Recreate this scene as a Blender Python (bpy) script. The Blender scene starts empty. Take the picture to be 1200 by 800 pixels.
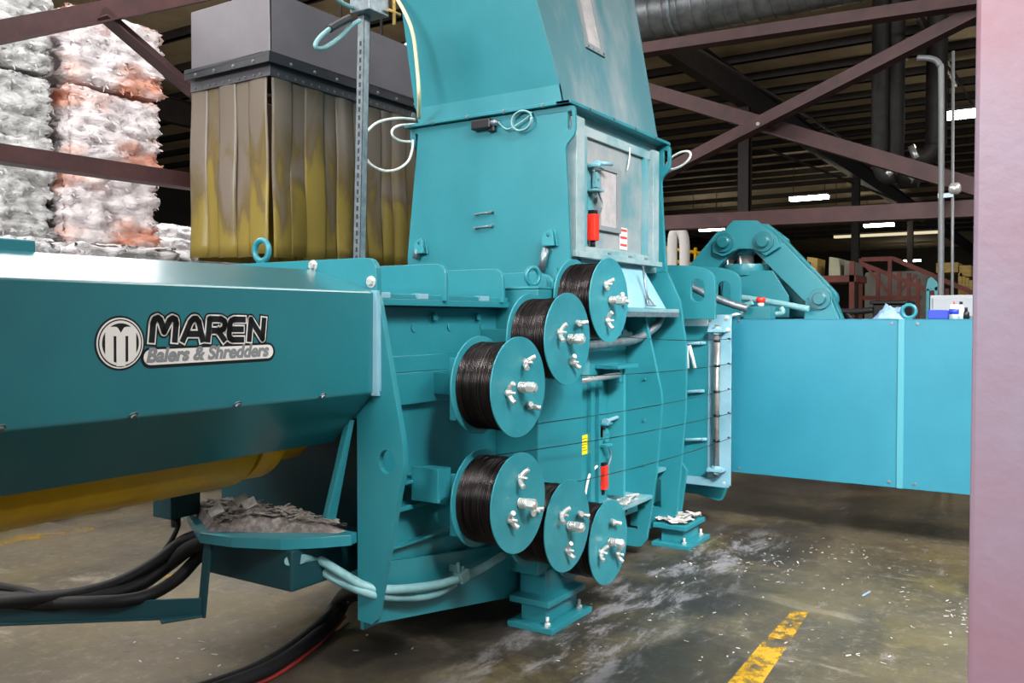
import bpy, bmesh, math, random
from mathutils import Vector, Matrix, noise
from mathutils.geometry import tessellate_polygon
random.seed(7)
PI = math.pi
C = bpy.context.scene.collection
# World frame: x runs along the baler (away from the camera, to the right), y across it, z up. Metres.
H = 1.6                       # eye height
F = 1020.0                    # focal length of the lens in 1200-wide frame units
TH = math.atan(660 / F)       # camera heading against the x axis
TILT = math.atan(26 / F)
FW = Vector((math.cos(TH) * math.cos(TILT), math.sin(TH) * math.cos(TILT), -math.sin(TILT)))
RT = Vector((math.sin(TH), -math.cos(TH), 0))
UP = RT.cross(FW)
EYE = Vector((0, 0, H))

def _ray(u, v): return FW * F + RT * (u - 600) + UP * (400 - v)
def sx(u, v, x): r = _ray(u, v); return EYE + r * (x / r.x)          # surveyed point on a plane x = const
def sy(u, v, y): r = _ray(u, v); return EYE + r * (y / r.y)
def sz(u, v, z): r = _ray(u, v); return EYE + r * ((z - H) / r.z)
def yz(pts, x): return [(lambda p: (p.y, p.z))(sx(q[0], q[1], x)) + tuple(q[2:]) for q in pts]

# ------------------------------------------------------------------ materials
def lin(c):
    return tuple(((v / 255) / 12.92 if v / 255 <= .04045 else ((v / 255 + .055) / 1.055) ** 2.4) for v in c) + (1,)

def mat(name, col, rough=.5, metal=0., col2=None, scale=6., mix=(.35, .65), bump=0., bscale=60., spec=.5, detail=6., stretch=None, coat=0., rvar=0.):
    m = bpy.data.materials.new(name); m.use_nodes = True
    nt = m.node_tree; N = nt.nodes; L = nt.links
    b = N['Principled BSDF']
    b.inputs['Base Color'].default_value = lin(col)
    b.inputs['Roughness'].default_value = rough
    b.inputs['Metallic'].default_value = metal
    b.inputs['Specular IOR Level'].default_value = spec
    b.inputs['Coat Weight'].default_value = coat
    b.inputs['Coat Roughness'].default_value = .2
    tc = N.new('ShaderNodeTexCoord'); mp = N.new('ShaderNodeMapping')
    L.new(tc.outputs['Object'], mp.inputs['Vector'])
    if stretch: mp.inputs['Scale'].default_value = stretch
    if col2:
        n = N.new('ShaderNodeTexNoise'); n.inputs['Scale'].default_value = scale; n.inputs['Detail'].default_value = detail
        n.inputs['Roughness'].default_value = .62
        L.new(mp.outputs[0], n.inputs['Vector'])
        r = N.new('ShaderNodeValToRGB')
        r.color_ramp.elements[0].position = mix[0]; r.color_ramp.elements[0].color = lin(col)
        r.color_ramp.elements[1].position = mix[1]; r.color_ramp.elements[1].color = lin(col2)
        L.new(n.outputs['Fac'], r.inputs[0]); L.new(r.outputs[0], b.inputs['Base Color'])
        if rvar:
            rr = N.new('ShaderNodeMapRange'); rr.inputs['To Min'].default_value = rough - rvar; rr.inputs['To Max'].default_value = rough + rvar
            L.new(n.outputs['Fac'], rr.inputs['Value']); L.new(rr.outputs[0], b.inputs['Roughness'])
    if bump:
        n2 = N.new('ShaderNodeTexNoise'); n2.inputs['Scale'].default_value = bscale; n2.inputs['Detail'].default_value = 3
        L.new(mp.outputs[0], n2.inputs['Vector'])
        bp = N.new('ShaderNodeBump'); bp.inputs['Strength'].default_value = bump; bp.inputs['Distance'].default_value = .01
        L.new(n2.outputs['Fac'], bp.inputs['Height']); L.new(bp.outputs[0], b.inputs['Normal'])
    return m

M = {}
M['teal'] = mat('teal_paint', (42, 128, 140), .38, 0, (32, 118, 130), 3., (.3, .7), .06, 90, coat=.15)
M['ramteal'] = mat('ram_teal_paint', (30, 112, 122), .3, 0, (24, 104, 114), 3., (.3, .7), .05, 90, coat=1.)
M['panel'] = mat('panel_teal_paint', (40, 126, 148), .4, 0, (34, 119, 141), 3.5, (.3, .7), .06, 90, coat=.15)
M['palestrip'] = mat('pale_seam_paint', (72, 148, 164), .4)
M['galvwhite'] = mat('bright_plate', (225, 232, 236), .4, .3)
M['trayteal'] = mat('dark_teal_paint_and_shade', (10, 60, 68), .5)  # tray paint; on shelf box and inner plates its darkness stands for shade
M['doorfilm'] = mat('door_overspray', (84, 126, 134), .5, 0, (150, 149, 150), 1.9, (.40, .62), .05, 90)
M['chutefilm'] = mat('chute_overspray', (66, 114, 124), .42, 0, (136, 144, 147), 1.6, (.44, .72), .05, 90, stretch=(1.6, 1, .6))
M['flange'] = mat('teal_flange_paint', (52, 136, 148), .38, 0, (34, 120, 134), 7., (.35, .7), .05, 60, coat=.1)
M['tealgrey'] = mat('dusty_teal_paint', (70, 138, 148), .5, 0, (128, 150, 156), 2.4, (.4, .68), .06, 90)
M['palepaint'] = mat('pale_teal_primer', (132, 172, 188), .45, 0, (104, 156, 172), 4., (.35, .7), .05, 80)
M['greyfilm'] = mat('overspray_grey', (150, 165, 168), .5, 0, (92, 138, 146), 3.2, (.42, .66), .05, 80)
M['window'] = mat('primer_pane', (182, 172, 172), .45, 0, (134, 140, 144), 8., (.35, .7))
M['yellow'] = mat('yellow_paint', (220, 172, 8), .42, 0, (200, 150, 10), 5., (.35, .7), .05, 40)
M['greyskirt'] = mat('grey_skirt_paint', (78, 76, 81), .5)
M['zinc'] = mat('zinc_hardware', (226, 226, 224), .3, .6, (196, 196, 194), 40., (.35, .7))
M['galv'] = mat('galvanised_steel', (140, 152, 158), .4, .7, (104, 116, 124), 24., (.35, .7))
M['rod'] = mat('steel_rod', (180, 172, 168), .3, .7, (140, 130, 126), 12., (.35, .7))
M['chrome'] = mat('chrome_rod', (225, 222, 218), .3, .8)
M['wire'] = mat('black_wire', (48, 43, 43), .28, .75, (14, 13, 14), 6., (.42, .62), .0, 30, stretch=(.25, 22, .25))
M['thinwire'] = mat('strung_wire', (26, 40, 46), .4, .4)
M['rubber'] = mat('black_rubber', (16, 16, 18), .55, 0, (24, 23, 24), 20., spec=.3)
M['redrub'] = mat('red_cable_jacket', (120, 34, 30), .5)
M['red'] = mat('red_plastic', (222, 46, 30), .38)
M['conduit'] = mat('pale_conduit', (128, 172, 176), .45, 0, (104, 150, 156), 10.)
M['cream'] = mat('cream_cable', (214, 206, 168), .45)
M['white'] = mat('white_cable', (222, 226, 222), .45)
M['grey'] = mat('grey_hood_paint', (104, 100, 106), .5, 0, (94, 91, 97), 3., (.35, .7), .04, 70)
M['greydark'] = mat('dark_grey_flange', (46, 46, 52), .5, 0, (36, 36, 42), 5.)
M['maroon'] = mat('red_oxide_primer', (80, 50, 50), .6, 0, (60, 38, 40), 5., (.35, .7), .05, 60)
M['column'] = mat('dusty_red_oxide', (138, 124, 142), .42, 0, (140, 96, 108), 1.1, (.38, .7), .1, 35, rvar=.08)
M['darksteel'] = mat('dark_roof_steel', (58, 50, 48), .6, 0, (44, 38, 37), 4.)
M['insul'] = mat('roof_insulation', (214, 196, 164), .8, 0, (176, 160, 132), 1.2, (.35, .7))
M['duct'] = mat('spiral_duct', (128, 132, 134), .4, .6, (96, 100, 104), 6.)
M['wall'] = mat('far_wall', (70, 66, 58), .8, 0, (52, 50, 46), .5)
M['black'] = mat('black_plastic', (16, 16, 18), .4)
M['labelw'] = mat('label_white', (225, 222, 218), .5)
M['labely'] = mat('label_yellow', (232, 214, 20), .45)
M['labelg'] = mat('label_grey', (128, 130, 134), .5)
M['labelr'] = mat('label_red', (206, 60, 56), .5)
M['blue'] = mat('blue_plastic', (34, 56, 190), .4)
M['cloth'] = mat('pale_blue_cloth', (142, 172, 206), .9, 0, (110, 140, 180), 14.)
M['crate'] = mat('crate_wood', (196, 166, 92), .7, 0, (160, 132, 70), 6., stretch=(1, 1, 6))
M['card'] = mat('pale_card', (176, 176, 150), .8, 0, (150, 150, 128), 4.)
M['rackred'] = mat('rack_rust_red', (122, 58, 46), .6, 0, (96, 46, 38), 5.)
M['tarp'] = mat('grey_sheet', (128, 124, 116), .7, 0, (98, 94, 88), 2.)
M['cabinet'] = mat('grey_cabinet', (150, 152, 156), .5)
M['scrap2'] = mat('dusty_scrap', (150, 142, 136), .85, 0, (104, 96, 90), 30.)
M['pipegrey'] = mat('grey_pipe_paint', (120, 122, 124), .45, .3)
M['ductdark'] = mat('dark_duct', (54, 52, 51), .6, .2, (40, 38, 37), 6.)
M['winframe'] = mat('shaded_window_frame', (118, 128, 132), .45)  # frame colour darkened to paint in the shadow at its edges
M['scrap'] = mat('paper_scrap', (206, 204, 200), .8, 0, (158, 150, 146), 30.)
M['dust'] = mat('scrap_dust', (104, 96, 92), .9, 0, (150, 142, 138), 34., (.45, .68), .5, 90)
M['mast'] = mat('teal_bright', (48, 138, 150), .4)

def film(name, a, b, c=None, cm=(.55, .75), cs=1.6):
    m = mat(name, a, .55, 0, b, 7., (.32, .68), 1., 34, stretch=(1, 1, 2.4), detail=9)
    if c:
        nt = m.node_tree; N = nt.nodes; L = nt.links; bs = N['Principled BSDF']
        src = bs.inputs['Base Color'].links[0].from_socket
        tc = N.new('ShaderNodeTexCoord'); n = N.new('ShaderNodeTexNoise'); n.inputs['Scale'].default_value = cs; n.inputs['Detail'].default_value = 5
        mp = N.new('ShaderNodeMapping'); mp.inputs['Scale'].default_value = (1, 1, 2.6)
        L.new(tc.outputs['Object'], mp.inputs[0]); L.new(mp.outputs[0], n.inputs['Vector'])
        r = N.new('ShaderNodeMapRange'); r.inputs['From Min'].default_value = cm[0]; r.inputs['From Max'].default_value = cm[1]
        mx = N.new('ShaderNodeMix'); mx.data_type = 'RGBA'
        L.new(n.outputs['Fac'], r.inputs['Value']); L.new(r.outputs[0], mx.inputs['Factor'])
        L.new(src, mx.inputs['A']); mx.inputs['B'].default_value = lin(c); L.new(mx.outputs['Result'], bs.inputs['Base Color'])
    return m
M['filmwhite'] = film('white_film', (238, 236, 238), (196, 194, 196))
M['filmgrey'] = film('grey_film', (222, 222, 222), (150, 150, 150))
M['filmorange'] = film('orange_film', (240, 234, 234), (206, 196, 200), (216, 124, 78), (.46, .66), 1.2)
M['filmpink'] = film('pink_film', (234, 230, 232), (190, 186, 188), (190, 140, 138), (.54, .74), 1.4)
M['filmblue'] = film('blue_film', (140, 140, 146), (110, 104, 104), (110, 128, 156), (.5, .62), 1.6)

def curtain_mat():
    m = bpy.data.materials.new('yellow_strip_pvc'); m.use_nodes = True
    nt = m.node_tree; N = nt.nodes; L = nt.links
    b = N['Principled BSDF']; out = N['Material Output']
    tc = N.new('ShaderNodeTexCoord'); info = N.new('ShaderNodeObjectInfo')
    mp = N.new('ShaderNodeMapping'); mp.inputs['Scale'].default_value = (2.2, 2.2, .8)
    off = N.new('ShaderNodeVectorMath'); off.operation = 'ADD'
    L.new(tc.outputs['Object'], off.inputs[0]); L.new(info.outputs['Random'], off.inputs[1])
    L.new(off.outputs[0], mp.inputs[0])
    n = N.new('ShaderNodeTexNoise'); n.inputs['Scale'].default_value = 2.4; n.inputs['Detail'].default_value = 6; n.inputs['Distortion'].default_value = .6
    L.new(mp.outputs[0], n.inputs['Vector'])
    sep = N.new('ShaderNodeSeparateXYZ'); L.new(tc.outputs['Object'], sep.inputs[0])
    # shop dust lies thick on the upper half of every strip (the strips' origin is their hanging rail)
    mr = N.new('ShaderNodeMapRange'); mr.inputs['From Min'].default_value = -1.25; mr.inputs['From Max'].default_value = -.1
    mr.inputs['To Min'].default_value = -.25; mr.inputs['To Max'].default_value = .3
    L.new(sep.outputs['Z'], mr.inputs['Value'])
    rnd = N.new('ShaderNodeMapRange'); rnd.inputs['To Min'].default_value = -.12; rnd.inputs['To Max'].default_value = .12
    L.new(info.outputs['Random'], rnd.inputs['Value'])
    add = N.new('ShaderNodeMath'); L.new(n.outputs['Fac'], add.inputs[0]); L.new(mr.outputs[0], add.inputs[1])
    add2 = N.new('ShaderNodeMath'); L.new(add.outputs[0], add2.inputs[0]); L.new(rnd.outputs[0], add2.inputs[1])
    r = N.new('ShaderNodeValToRGB'); e = r.color_ramp.elements
    e[0].position = .38; e[0].color = lin((166, 146, 74)); e[1].position = .66; e[1].color = lin((146, 134, 122))
    k = e.new(.5); k.color = lin((132, 114, 76))
    L.new(add2.outputs[0], r.inputs[0]); L.new(r.outputs[0], b.inputs['Base Color'])
    b.inputs['Roughness'].default_value = .3
    tr = N.new('ShaderNodeBsdfTranslucent'); L.new(r.outputs[0], tr.inputs['Color'])
    mx = N.new('ShaderNodeMixShader'); mx.inputs[0].default_value = .45
    L.new(b.outputs[0], mx.inputs[1]); L.new(tr.outputs[0], mx.inputs[2]); L.new(mx.outputs[0], out.inputs['Surface'])
    return m
M['curtain'] = curtain_mat()

def emit(name, col, s):
    m = bpy.data.materials.new(name); m.use_nodes = True
    b = m.node_tree.nodes['Principled BSDF']; b.inputs['Base Color'].default_value = lin(col)
    b.inputs['Emission Color'].default_value = lin(col); b.inputs['Emission Strength'].default_value = s
    return m
M['tube'] = emit('lit_fluorescent_tube', (255, 246, 222), 30)
M['tubedim'] = emit('lit_far_tube', (255, 240, 200), .7)

def floor_mat():
    m = bpy.data.materials.new('stained_concrete'); m.use_nodes = True
    nt = m.node_tree; N = nt.nodes; L = nt.links; b = N['Principled BSDF']
    tc = N.new('ShaderNodeTexCoord')
    def nz(scale, detail=6, rough=.6, dist=0., st=None):
        n = N.new('ShaderNodeTexNoise'); n.inputs['Scale'].default_value = scale; n.inputs['Detail'].default_value = detail
        n.inputs['Roughness'].default_value = rough; n.inputs['Distortion'].default_value = dist
        if st:
            mp = N.new('ShaderNodeMapping'); mp.inputs['Scale'].default_value = st; L.new(tc.outputs['Object'], mp.inputs[0]); L.new(mp.outputs[0], n.inputs['Vector'])
        else: L.new(tc.outputs['Object'], n.inputs['Vector'])
        return n.outputs['Fac']
    def ramp(f, p0, p1):
        r = N.new('ShaderNodeMapRange'); r.interpolation_type = 'SMOOTHSTEP'
        r.inputs['From Min'].default_value = p0; r.inputs['From Max'].default_value = p1; L.new(f, r.inputs['Value']); return r.outputs[0]
    def mixc(f, a, bcol):
        x = N.new('ShaderNodeMix'); x.data_type = 'RGBA'; L.new(f, x.inputs['Factor'])
        if isinstance(a, tuple): x.inputs['A'].default_value = lin(a)
        else: L.new(a, x.inputs['A'])
        x.inputs['B'].default_value = lin(bcol); return x.outputs['Result']
    def mul(a, bb):
        x = N.new('ShaderNodeMath'); x.operation = 'MULTIPLY'; L.new(a, x.inputs[0])
        if isinstance(bb, float): x.inputs[1].default_value = bb
        else: L.new(bb, x.inputs[1])
        return x.outputs[0]
    sep = N.new('ShaderNodeSeparateXYZ'); L.new(tc.outputs['Object'], sep.inputs[0])
    c = mixc(ramp(nz(.9, 8), .38, .66), (96, 86, 66), (62, 55, 42))
    c = mixc(mul(ramp(nz(2.2, 7, .7, .4), .56, .74), .55), c, (120, 110, 60))
    c = mixc(mul(ramp(nz(7, 8, .7), .52, .72), .6), c, (66, 58, 48))
    c = mixc(mul(ramp(nz(1.6, 8, .66, .8, (1.6, .7, 1)), .58, .7), .6), c, (150, 142, 126))
    c = mixc(mul(ramp(nz(13, 9, .75), .5, .66), .45), c, (140, 130, 112))
    c = mixc(mul(ramp(nz(22, 10, .85, .3, (1, .45, 1)), .52, .64), .65), c, (52, 46, 40))
    c = mixc(mul(ramp(nz(1.1, 6, .6, .5), .48, .66), .5), c, (104, 92, 52))
    # band along the machine's front: oil stains with the machine's shade painted in
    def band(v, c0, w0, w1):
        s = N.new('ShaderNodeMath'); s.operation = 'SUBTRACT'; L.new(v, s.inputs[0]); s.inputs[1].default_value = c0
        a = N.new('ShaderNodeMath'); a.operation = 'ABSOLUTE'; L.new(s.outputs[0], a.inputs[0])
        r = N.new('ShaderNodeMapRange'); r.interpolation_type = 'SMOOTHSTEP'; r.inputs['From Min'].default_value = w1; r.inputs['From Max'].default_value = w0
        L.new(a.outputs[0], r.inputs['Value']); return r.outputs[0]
    oil_shade = mul(band(sep.outputs['Y'], 2.2, .5, 1.3), ramp(nz(1.8, 7, .65, .6), .28, .58))
    c = mixc(mul(oil_shade, .88), c, (36, 33, 32))
    dust = mul(mul(band(sep.outputs['Y'], 2.05, .12, .5), band(sep.outputs['X'], 4.7, 1.2, 2.2)), ramp(nz(3.0, 12, .78, .35, (.7, 1.8, 1)), .48, .62))
    c = mixc(mul(dust, .8), c, (140, 138, 142))
    wisps = mul(band(sep.outputs['Y'], 1.3, .3, 1.2), ramp(nz(4.5, 12, .8, .4, (.6, 2.0, 1)), .56, .68))
    c = mixc(mul(wisps, .5), c, (150, 148, 150))
    L.new(c, b.inputs['Base Color'])
    rr = N.new('ShaderNodeMapRange'); rr.inputs['To Min'].default_value = .28; rr.inputs['To Max'].default_value = .62
    L.new(nz(2.4, 6), rr.inputs['Value']); L.new(rr.outputs[0], b.inputs['Roughness'])
    bp = N.new('ShaderNodeBump'); bp.inputs['Strength'].default_value = .12; bp.inputs['Distance'].default_value = .01
    L.new(nz(40, 4), bp.inputs['Height']); L.new(bp.outputs[0], b.inputs['Normal'])
    return m
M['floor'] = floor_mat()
def worn_yellow(a=.5, b_=.6):
    m = mat('worn_floor_paint', (200, 158, 26), .6, 0, (170, 130, 34), 6.)
    nt = m.node_tree; N = nt.nodes; L = nt.links; b = N['Principled BSDF']
    tc = N.new('ShaderNodeTexCoord'); n = N.new('ShaderNodeTexNoise'); n.inputs['Scale'].default_value = 6; n.inputs['Detail'].default_value = 10; n.inputs['Roughness'].default_value = .75
    L.new(tc.outputs['Object'], n.inputs['Vector'])
    r = N.new('ShaderNodeMapRange'); r.inputs['From Min'].default_value = a; r.inputs['From Max'].default_value = b_
    L.new(n.outputs['Fac'], r.inputs['Value']); L.new(r.outputs[0], b.inputs['Alpha'])
    return m
M['line'] = worn_yellow(.49, .57)
M['linefull'] = worn_yellow(.42, .54)
M['linefaint'] = worn_yellow()
for l in M['linefaint'].node_tree.nodes:
    if l.type == 'MAP_RANGE': l.inputs['From Min'].default_value = .5; l.inputs['From Max'].default_value = .75

# ------------------------------------------------------------------ mesh builder
def fillet(pts, seg=5):
    """closed 2-D outline; a point may carry a third number, the radius its corner is rounded with"""
    out = []; n = len(pts)
    for i, p in enumerate(pts):
        if len(p) < 3 or p[2] <= 0: out.append((p[0], p[1])); continue
        P = Vector(p[:2]); A = (Vector(pts[i - 1][:2]) - P); B = (Vector(pts[(i + 1) % n][:2]) - P)
        r = min(p[2], A.length * .49, B.length * .49)
        a = P + A.normalized() * r; b = P + B.normalized() * r
        for k in range(seg + 1):
            t = k / seg; q = a * (1 - t) ** 2 + P * 2 * t * (1 - t) + b * t * t
            out.append((q.x, q.y))
    return out
def ring2(cx, cy, rx, ry=None, n=20): ry = ry or rx; return [(cx + rx * math.cos(2 * PI * k / n), cy + ry * math.sin(2 * PI * k / n)) for k in range(n)]
def slot2(cx, cy, w, h, n=8):
    r = w / 2; s = h / 2 - r
    return [(cx + r * math.cos(PI * k / n), cy + s + r * math.sin(PI * k / n)) for k in range(n + 1)] + [(cx + r * math.cos(PI + PI * k / n), cy - s + r * math.sin(PI + PI * k / n)) for k in range(n + 1)]

class MB:
    def __init__(s): s.v = []; s.f = []; s.sm = []
    def add(s, vs, fs, smooth=False):
        o = len(s.v); s.v += [tuple(q) for q in vs]; s.f += [tuple(i + o for i in f) for f in fs]; s.sm += [smooth] * len(fs); return s
    def box(s, x0, x1, y0, y1, z0, z1):
        vs = [(x, y, z) for x in (x0, x1) for y in (y0, y1) for z in (z0, z1)]
        return s.add(vs, [(0, 1, 3, 2), (4, 6, 7, 5), (0, 4, 5, 1), (2, 3, 7, 6), (0, 2, 6, 4), (1, 5, 7, 3)])
    def hexa(s, b, t):
        """eight-corner block: bottom loop b, top loop t"""
        n = len(b)
        return s.add(list(b) + list(t), [tuple(range(n))[::-1], tuple(range(n, 2 * n))] + [(i, (i + 1) % n, n + (i + 1) % n, n + i) for i in range(n)])
    def bar(s, p, q, w, h, up=(0, 0, 1)):
        p = Vector(p); q = Vector(q); d = (q - p).normalized(); u = Vector(up)
        a = d.cross(u); 
        if a.length < 1e-4: a = d.cross(Vector((1, 0, 0)))
        a.normalize(); b = a.cross(d)
        c = [(-1, -1), (1, -1), (1, 1), (-1, 1)]
        return s.hexa([p + a * i * w / 2 + b * j * h / 2 for i, j in c], [q + a * i * w / 2 + b * j * h / 2 for i, j in c])
    def plate(s, poly, axis, c, t, holes=()):
        poly = fillet(poly); loops = [poly] + [list(h) for h in holes]
        tri = tessellate_polygon([[Vector((p[0], p[1], 0)) for p in l] for l in loops])
        flat = [p for l in loops for p in l]; n = len(flat)
        def P(p, k): return {'x': (k, p[0], p[1]), 'y': (p[0], k, p[1]), 'z': (p[0], p[1], k)}[axis]
        vs = [P(p, c) for p in flat] + [P(p, c + t) for p in flat]
        fs = [tuple(a) for a in tri] + [tuple(i + n for i in a[::-1]) for a in tri]
        o = 0
        for l in loops:
            m = len(l); fs += [(o + i, o + (i + 1) % m, n + o + (i + 1) % m, n + o + i) for i in range(m)]; o += m
        return s.add(vs, fs)
    def lathe(s, p, d, prof, seg=24, cap=True, smooth=True):
        """prof: (distance along d, radius)"""
        p = Vector(p); d = Vector(d).normalized(); a = d.orthogonal().normalized(); b = d.cross(a)
        vs = []; fs = []
        for (t, r) in prof: vs += [p + d * t + (a * math.cos(2 * PI * k / seg) + b * math.sin(2 * PI * k / seg)) * r for k in range(seg)]
        for i in range(len(prof) - 1): fs += [(i * seg + k, i * seg + (k + 1) % seg, (i + 1) * seg + (k + 1) % seg, (i + 1) * seg + k) for k in range(seg)]
        s.add(vs, fs, smooth)
        if cap:
            for i in (0, len(prof) - 1):
                if prof[i][1] > 1e-5: s.add(vs[i * seg:(i + 1) * seg], [tuple(range(seg))])
        return s
    def cyl(s, p, q, r, seg=20, r2=None):
        d = Vector(q) - Vector(p); return s.lathe(p, d, [(0, r), (d.length, r if r2 is None else r2)], seg)
    def tube(s, pts, r, seg=10, sub=6, closed=False):
        pts = [Vector(p) for p in pts]
        if sub > 1 and len(pts) > 2:
            o = []; n = len(pts)
            for i in range(n if closed else n - 1):
                g = lambda k: pts[k % n] if closed else pts[max(0, min(n - 1, k))]
                a, b, c, d = g(i - 1), g(i), g(i + 1), g(i + 2)
                for k in range(sub):
                    t = k / sub; o.append(.5 * ((2 * b) + (c - a) * t + (2 * a - 5 * b + 4 * c - d) * t * t + (3 * b - a - 3 * c + d) * t ** 3))
            if not closed: o.append(pts[-1])
            pts = o
        n = len(pts); vs = []; nrm = None
        for i, p in enumerate(pts):
            t = ((pts[(i + 1) % n] if (closed or i < n - 1) else p) - (pts[i - 1] if (closed or i) else p)).normalized()
            nrm = t.orthogonal().normalized() if nrm is None else (nrm - t * nrm.dot(t)).normalized()
            b = t.cross(nrm)
            vs += [p + (nrm * math.cos(2 * PI * k / seg) + b * math.sin(2 * PI * k / seg)) * r for k in range(seg)]
        fs = [(i * seg + k, i * seg + (k + 1) % seg, ((i + 1) % n) * seg + (k + 1) % seg, ((i + 1) % n) * seg + k) for i in range(n if closed else n - 1) for k in range(seg)]
        s.add(vs, fs, True)
        if not closed: s.add(vs[:seg], [tuple(range(seg))]); s.add(vs[-seg:], [tuple(range(seg))])
        return s
    def hexnut(s, p, d, r, h): return s.lathe(p, d, [(0, r), (h * .85, r), (h, r * .86)], 6, True, False)
    def bolt(s, p, d, r=.014):
        d = Vector(d).normalized(); p = Vector(p)
        s.lathe(p, d, [(0, r * 1.5), (.003, r * 1.5)], 16); s.hexnut(p + d * .003, d, r, r * .8); return s
    def build(s, name, m, parent=None, bevel=0., origin=None):
        me = bpy.data.meshes.new(name); o = Vector(origin) if origin is not None else None
        vs = s.v if o is None else [tuple(Vector(q) - o) for q in s.v]
        me.from_pydata(vs, [], s.f); me.polygons.foreach_set('use_smooth', s.sm)
        bm = bmesh.new(); bm.from_mesh(me); bmesh.ops.remove_doubles(bm, verts=bm.verts, dist=1e-6); bmesh.ops.recalc_face_normals(bm, faces=bm.faces); bm.to_mesh(me); bm.free()
        me.materials.append(m); ob = bpy.data.objects.new(name, me); C.objects.link(ob)
        if o is not None: ob.location = o
        if parent: 
            ob.parent = parent
            if o is not None and parent.get('_root'): ob.location = o - parent.location
            elif parent.get('_root'): ob.matrix_parent_inverse = Matrix.Translation(-parent.location)
        if bevel:
            b = ob.modifiers.new('edge', 'BEVEL'); b.width = bevel; b.segments = 2; b.limit_method = 'ANGLE'; b.angle_limit = math.radians(38)
        return ob
def tag(o, label, cat, group=None, kind=None):
    o['label'] = label; o['category'] = cat
    if group: o['group'] = group
    if kind: o['kind'] = kind
    return o
def thing(name, label, cat, loc=(0, 0, 0), group=None):
    o = bpy.data.objects.new(name, None); C.objects.link(o); o.location = loc; o['_root'] = 1; o.empty_display_size = .1
    return tag(o, label, cat, group)
def struct(o, label=None): 
    o['kind'] = 'structure'
    if label: o['label'] = label
    return o
def eye_ring(mb, p, along, R=.035, r=.011, n=20):
    """welded lifting eye: a ring standing on p in the plane of `along` and z"""
    a = Vector(along).normalized(); p = Vector(p); c = p + Vector((0, 0, R + .01))
    mb.tube([c + a * R * math.cos(2 * PI * k / n) + Vector((0, 0, 1)) * R * math.sin(2 * PI * k / n) for k in range(n)], r, 8, 1, True)
    mb.bar(p + Vector((0, 0, -.02)), p + Vector((0, 0, .015)), .05, .02, (a.y, -a.x, 0)); return mb

# ------------------------------------------------------------------ the hall
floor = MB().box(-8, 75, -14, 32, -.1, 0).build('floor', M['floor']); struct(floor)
struct(MB().box(-8, 75, -14, 32, 7.2, 7.3).build('ceiling', M['insul']))
struct(MB().box(75, 75.2, -14, 32, 0, 7.2).build('wall_far', M['wall']))
struct(MB().box(-8, 75, 32, 32.2, 0, 7.2).build('wall_left', M['wall']))
x = 3.2
while x < 62:
    struct(MB().box(x, x + .06, -13, 31, 7.02, 7.2).box(x, x + .12, -13, 31, 7.02, 7.035).build('beam', M['darksteel'])); x += 1.5 if x < 36 else 3
for y0 in (6.3, 18.5, -7.):
    struct(MB().box(-7, 74, y0 - .12, y0 + .12, 6.36, 6.38).box(-7, 74, y0 - .015, y0 + .015, 6.38, 6.94).box(-7, 74, y0 - .12, y0 + .12, 6.94, 6.96).build('beam', M['darksteel']))
for y0, xs in ((6.3, (19.4, 31.2, 42.8, 54)), (18.5, (8, 19.4, 31.2, 42.8)), (-7., (19.4, 31.2, 42.8))):
    for xx in xs: struct(MB().box(xx - .13, xx - .11, y0 - .12, y0 + .12, 0, 6.36).box(xx + .11, xx + .13, y0 - .12, y0 + .12, 0, 6.36).box(xx - .11, xx + .11, y0 - .012, y0 + .012, 0, 6.36).build('column', M['darksteel']))
def angle_bar(p, q, leg, th, up):
    """steel angle from p to q: one leg along up, the other square to it"""
    p = Vector(p); q = Vector(q); d = (q - p).normalized(); u = Vector(up); u = (u - d * u.dot(d)).normalized(); w = d.cross(u)
    mb = MB(); mb.bar(p, q, th, leg, u); mb.bar(p - u * (leg / 2 - th / 2) + w * leg / 2, q - u * (leg / 2 - th / 2) + w * leg / 2, leg, th, u); return mb
for (u0, v0, u1, v1, z0, r_) in ((813, 55, 993, 165, 6.0, .035), (1024, -10, 1062, 70, 6.6, .04), (1075, 10, 1144, 130, 6.6, .03), (900, 175, 1090, 250, 6.2, .04), (1075, 22, 1120, 100, 6.2, .03)):
    a_ = sz(u0, v0, z0); b_ = sz(u1, v1, z0); struct(MB().cyl(a_, b_, r_, 8).build('beam', M['darksteel']))
# bracing behind the baler: one bay along x at the left, one along y at the right
YB = 6.3
def yb(u, v): return sy(u, v, YB)
struct(angle_bar(yb(-140, 160), yb(300, 224), .15, .012, (0, 0, 1)).build('beam', M['maroon']))
struct(angle_bar(yb(-160, 70), yb(320, -26), .16, .012, (0, 0, 1)).build('beam', M['maroon']))
struct(angle_bar(yb(118, 14), yb(300, 172), .13, .012, (0, 0, 1)).build('beam', M['maroon']))
XB = 9.2
def xb(u, v): return sx(u, v, XB)
struct(angle_bar(xb(640, 268), xb(1240, 240), .17, .012, (0, 0, 1)).build('beam', M['maroon']))
struct(angle_bar(xb(690, 68), xb(1240, -14), .17, .012, (0, 0, 1)).build('beam', M['maroon']))
p0 = MB(); a1 = angle_bar(xb(700, 242), xb(1240, -34), .17, .012, (0, 0, 1)); a1.build('beam', M['maroon'])['kind'] = 'structure'
XB2 = 9.36
struct(angle_bar(sx(640, 71, XB2), sx(1240, 248, XB2), .17, .012, (0, 0, 1)).build('beam', M['maroon']))
struct(MB().cyl(sx(888, 145, 9.1), sx(888, 145, 9.42), .02, 8).build('beam', M['zinc']))
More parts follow.
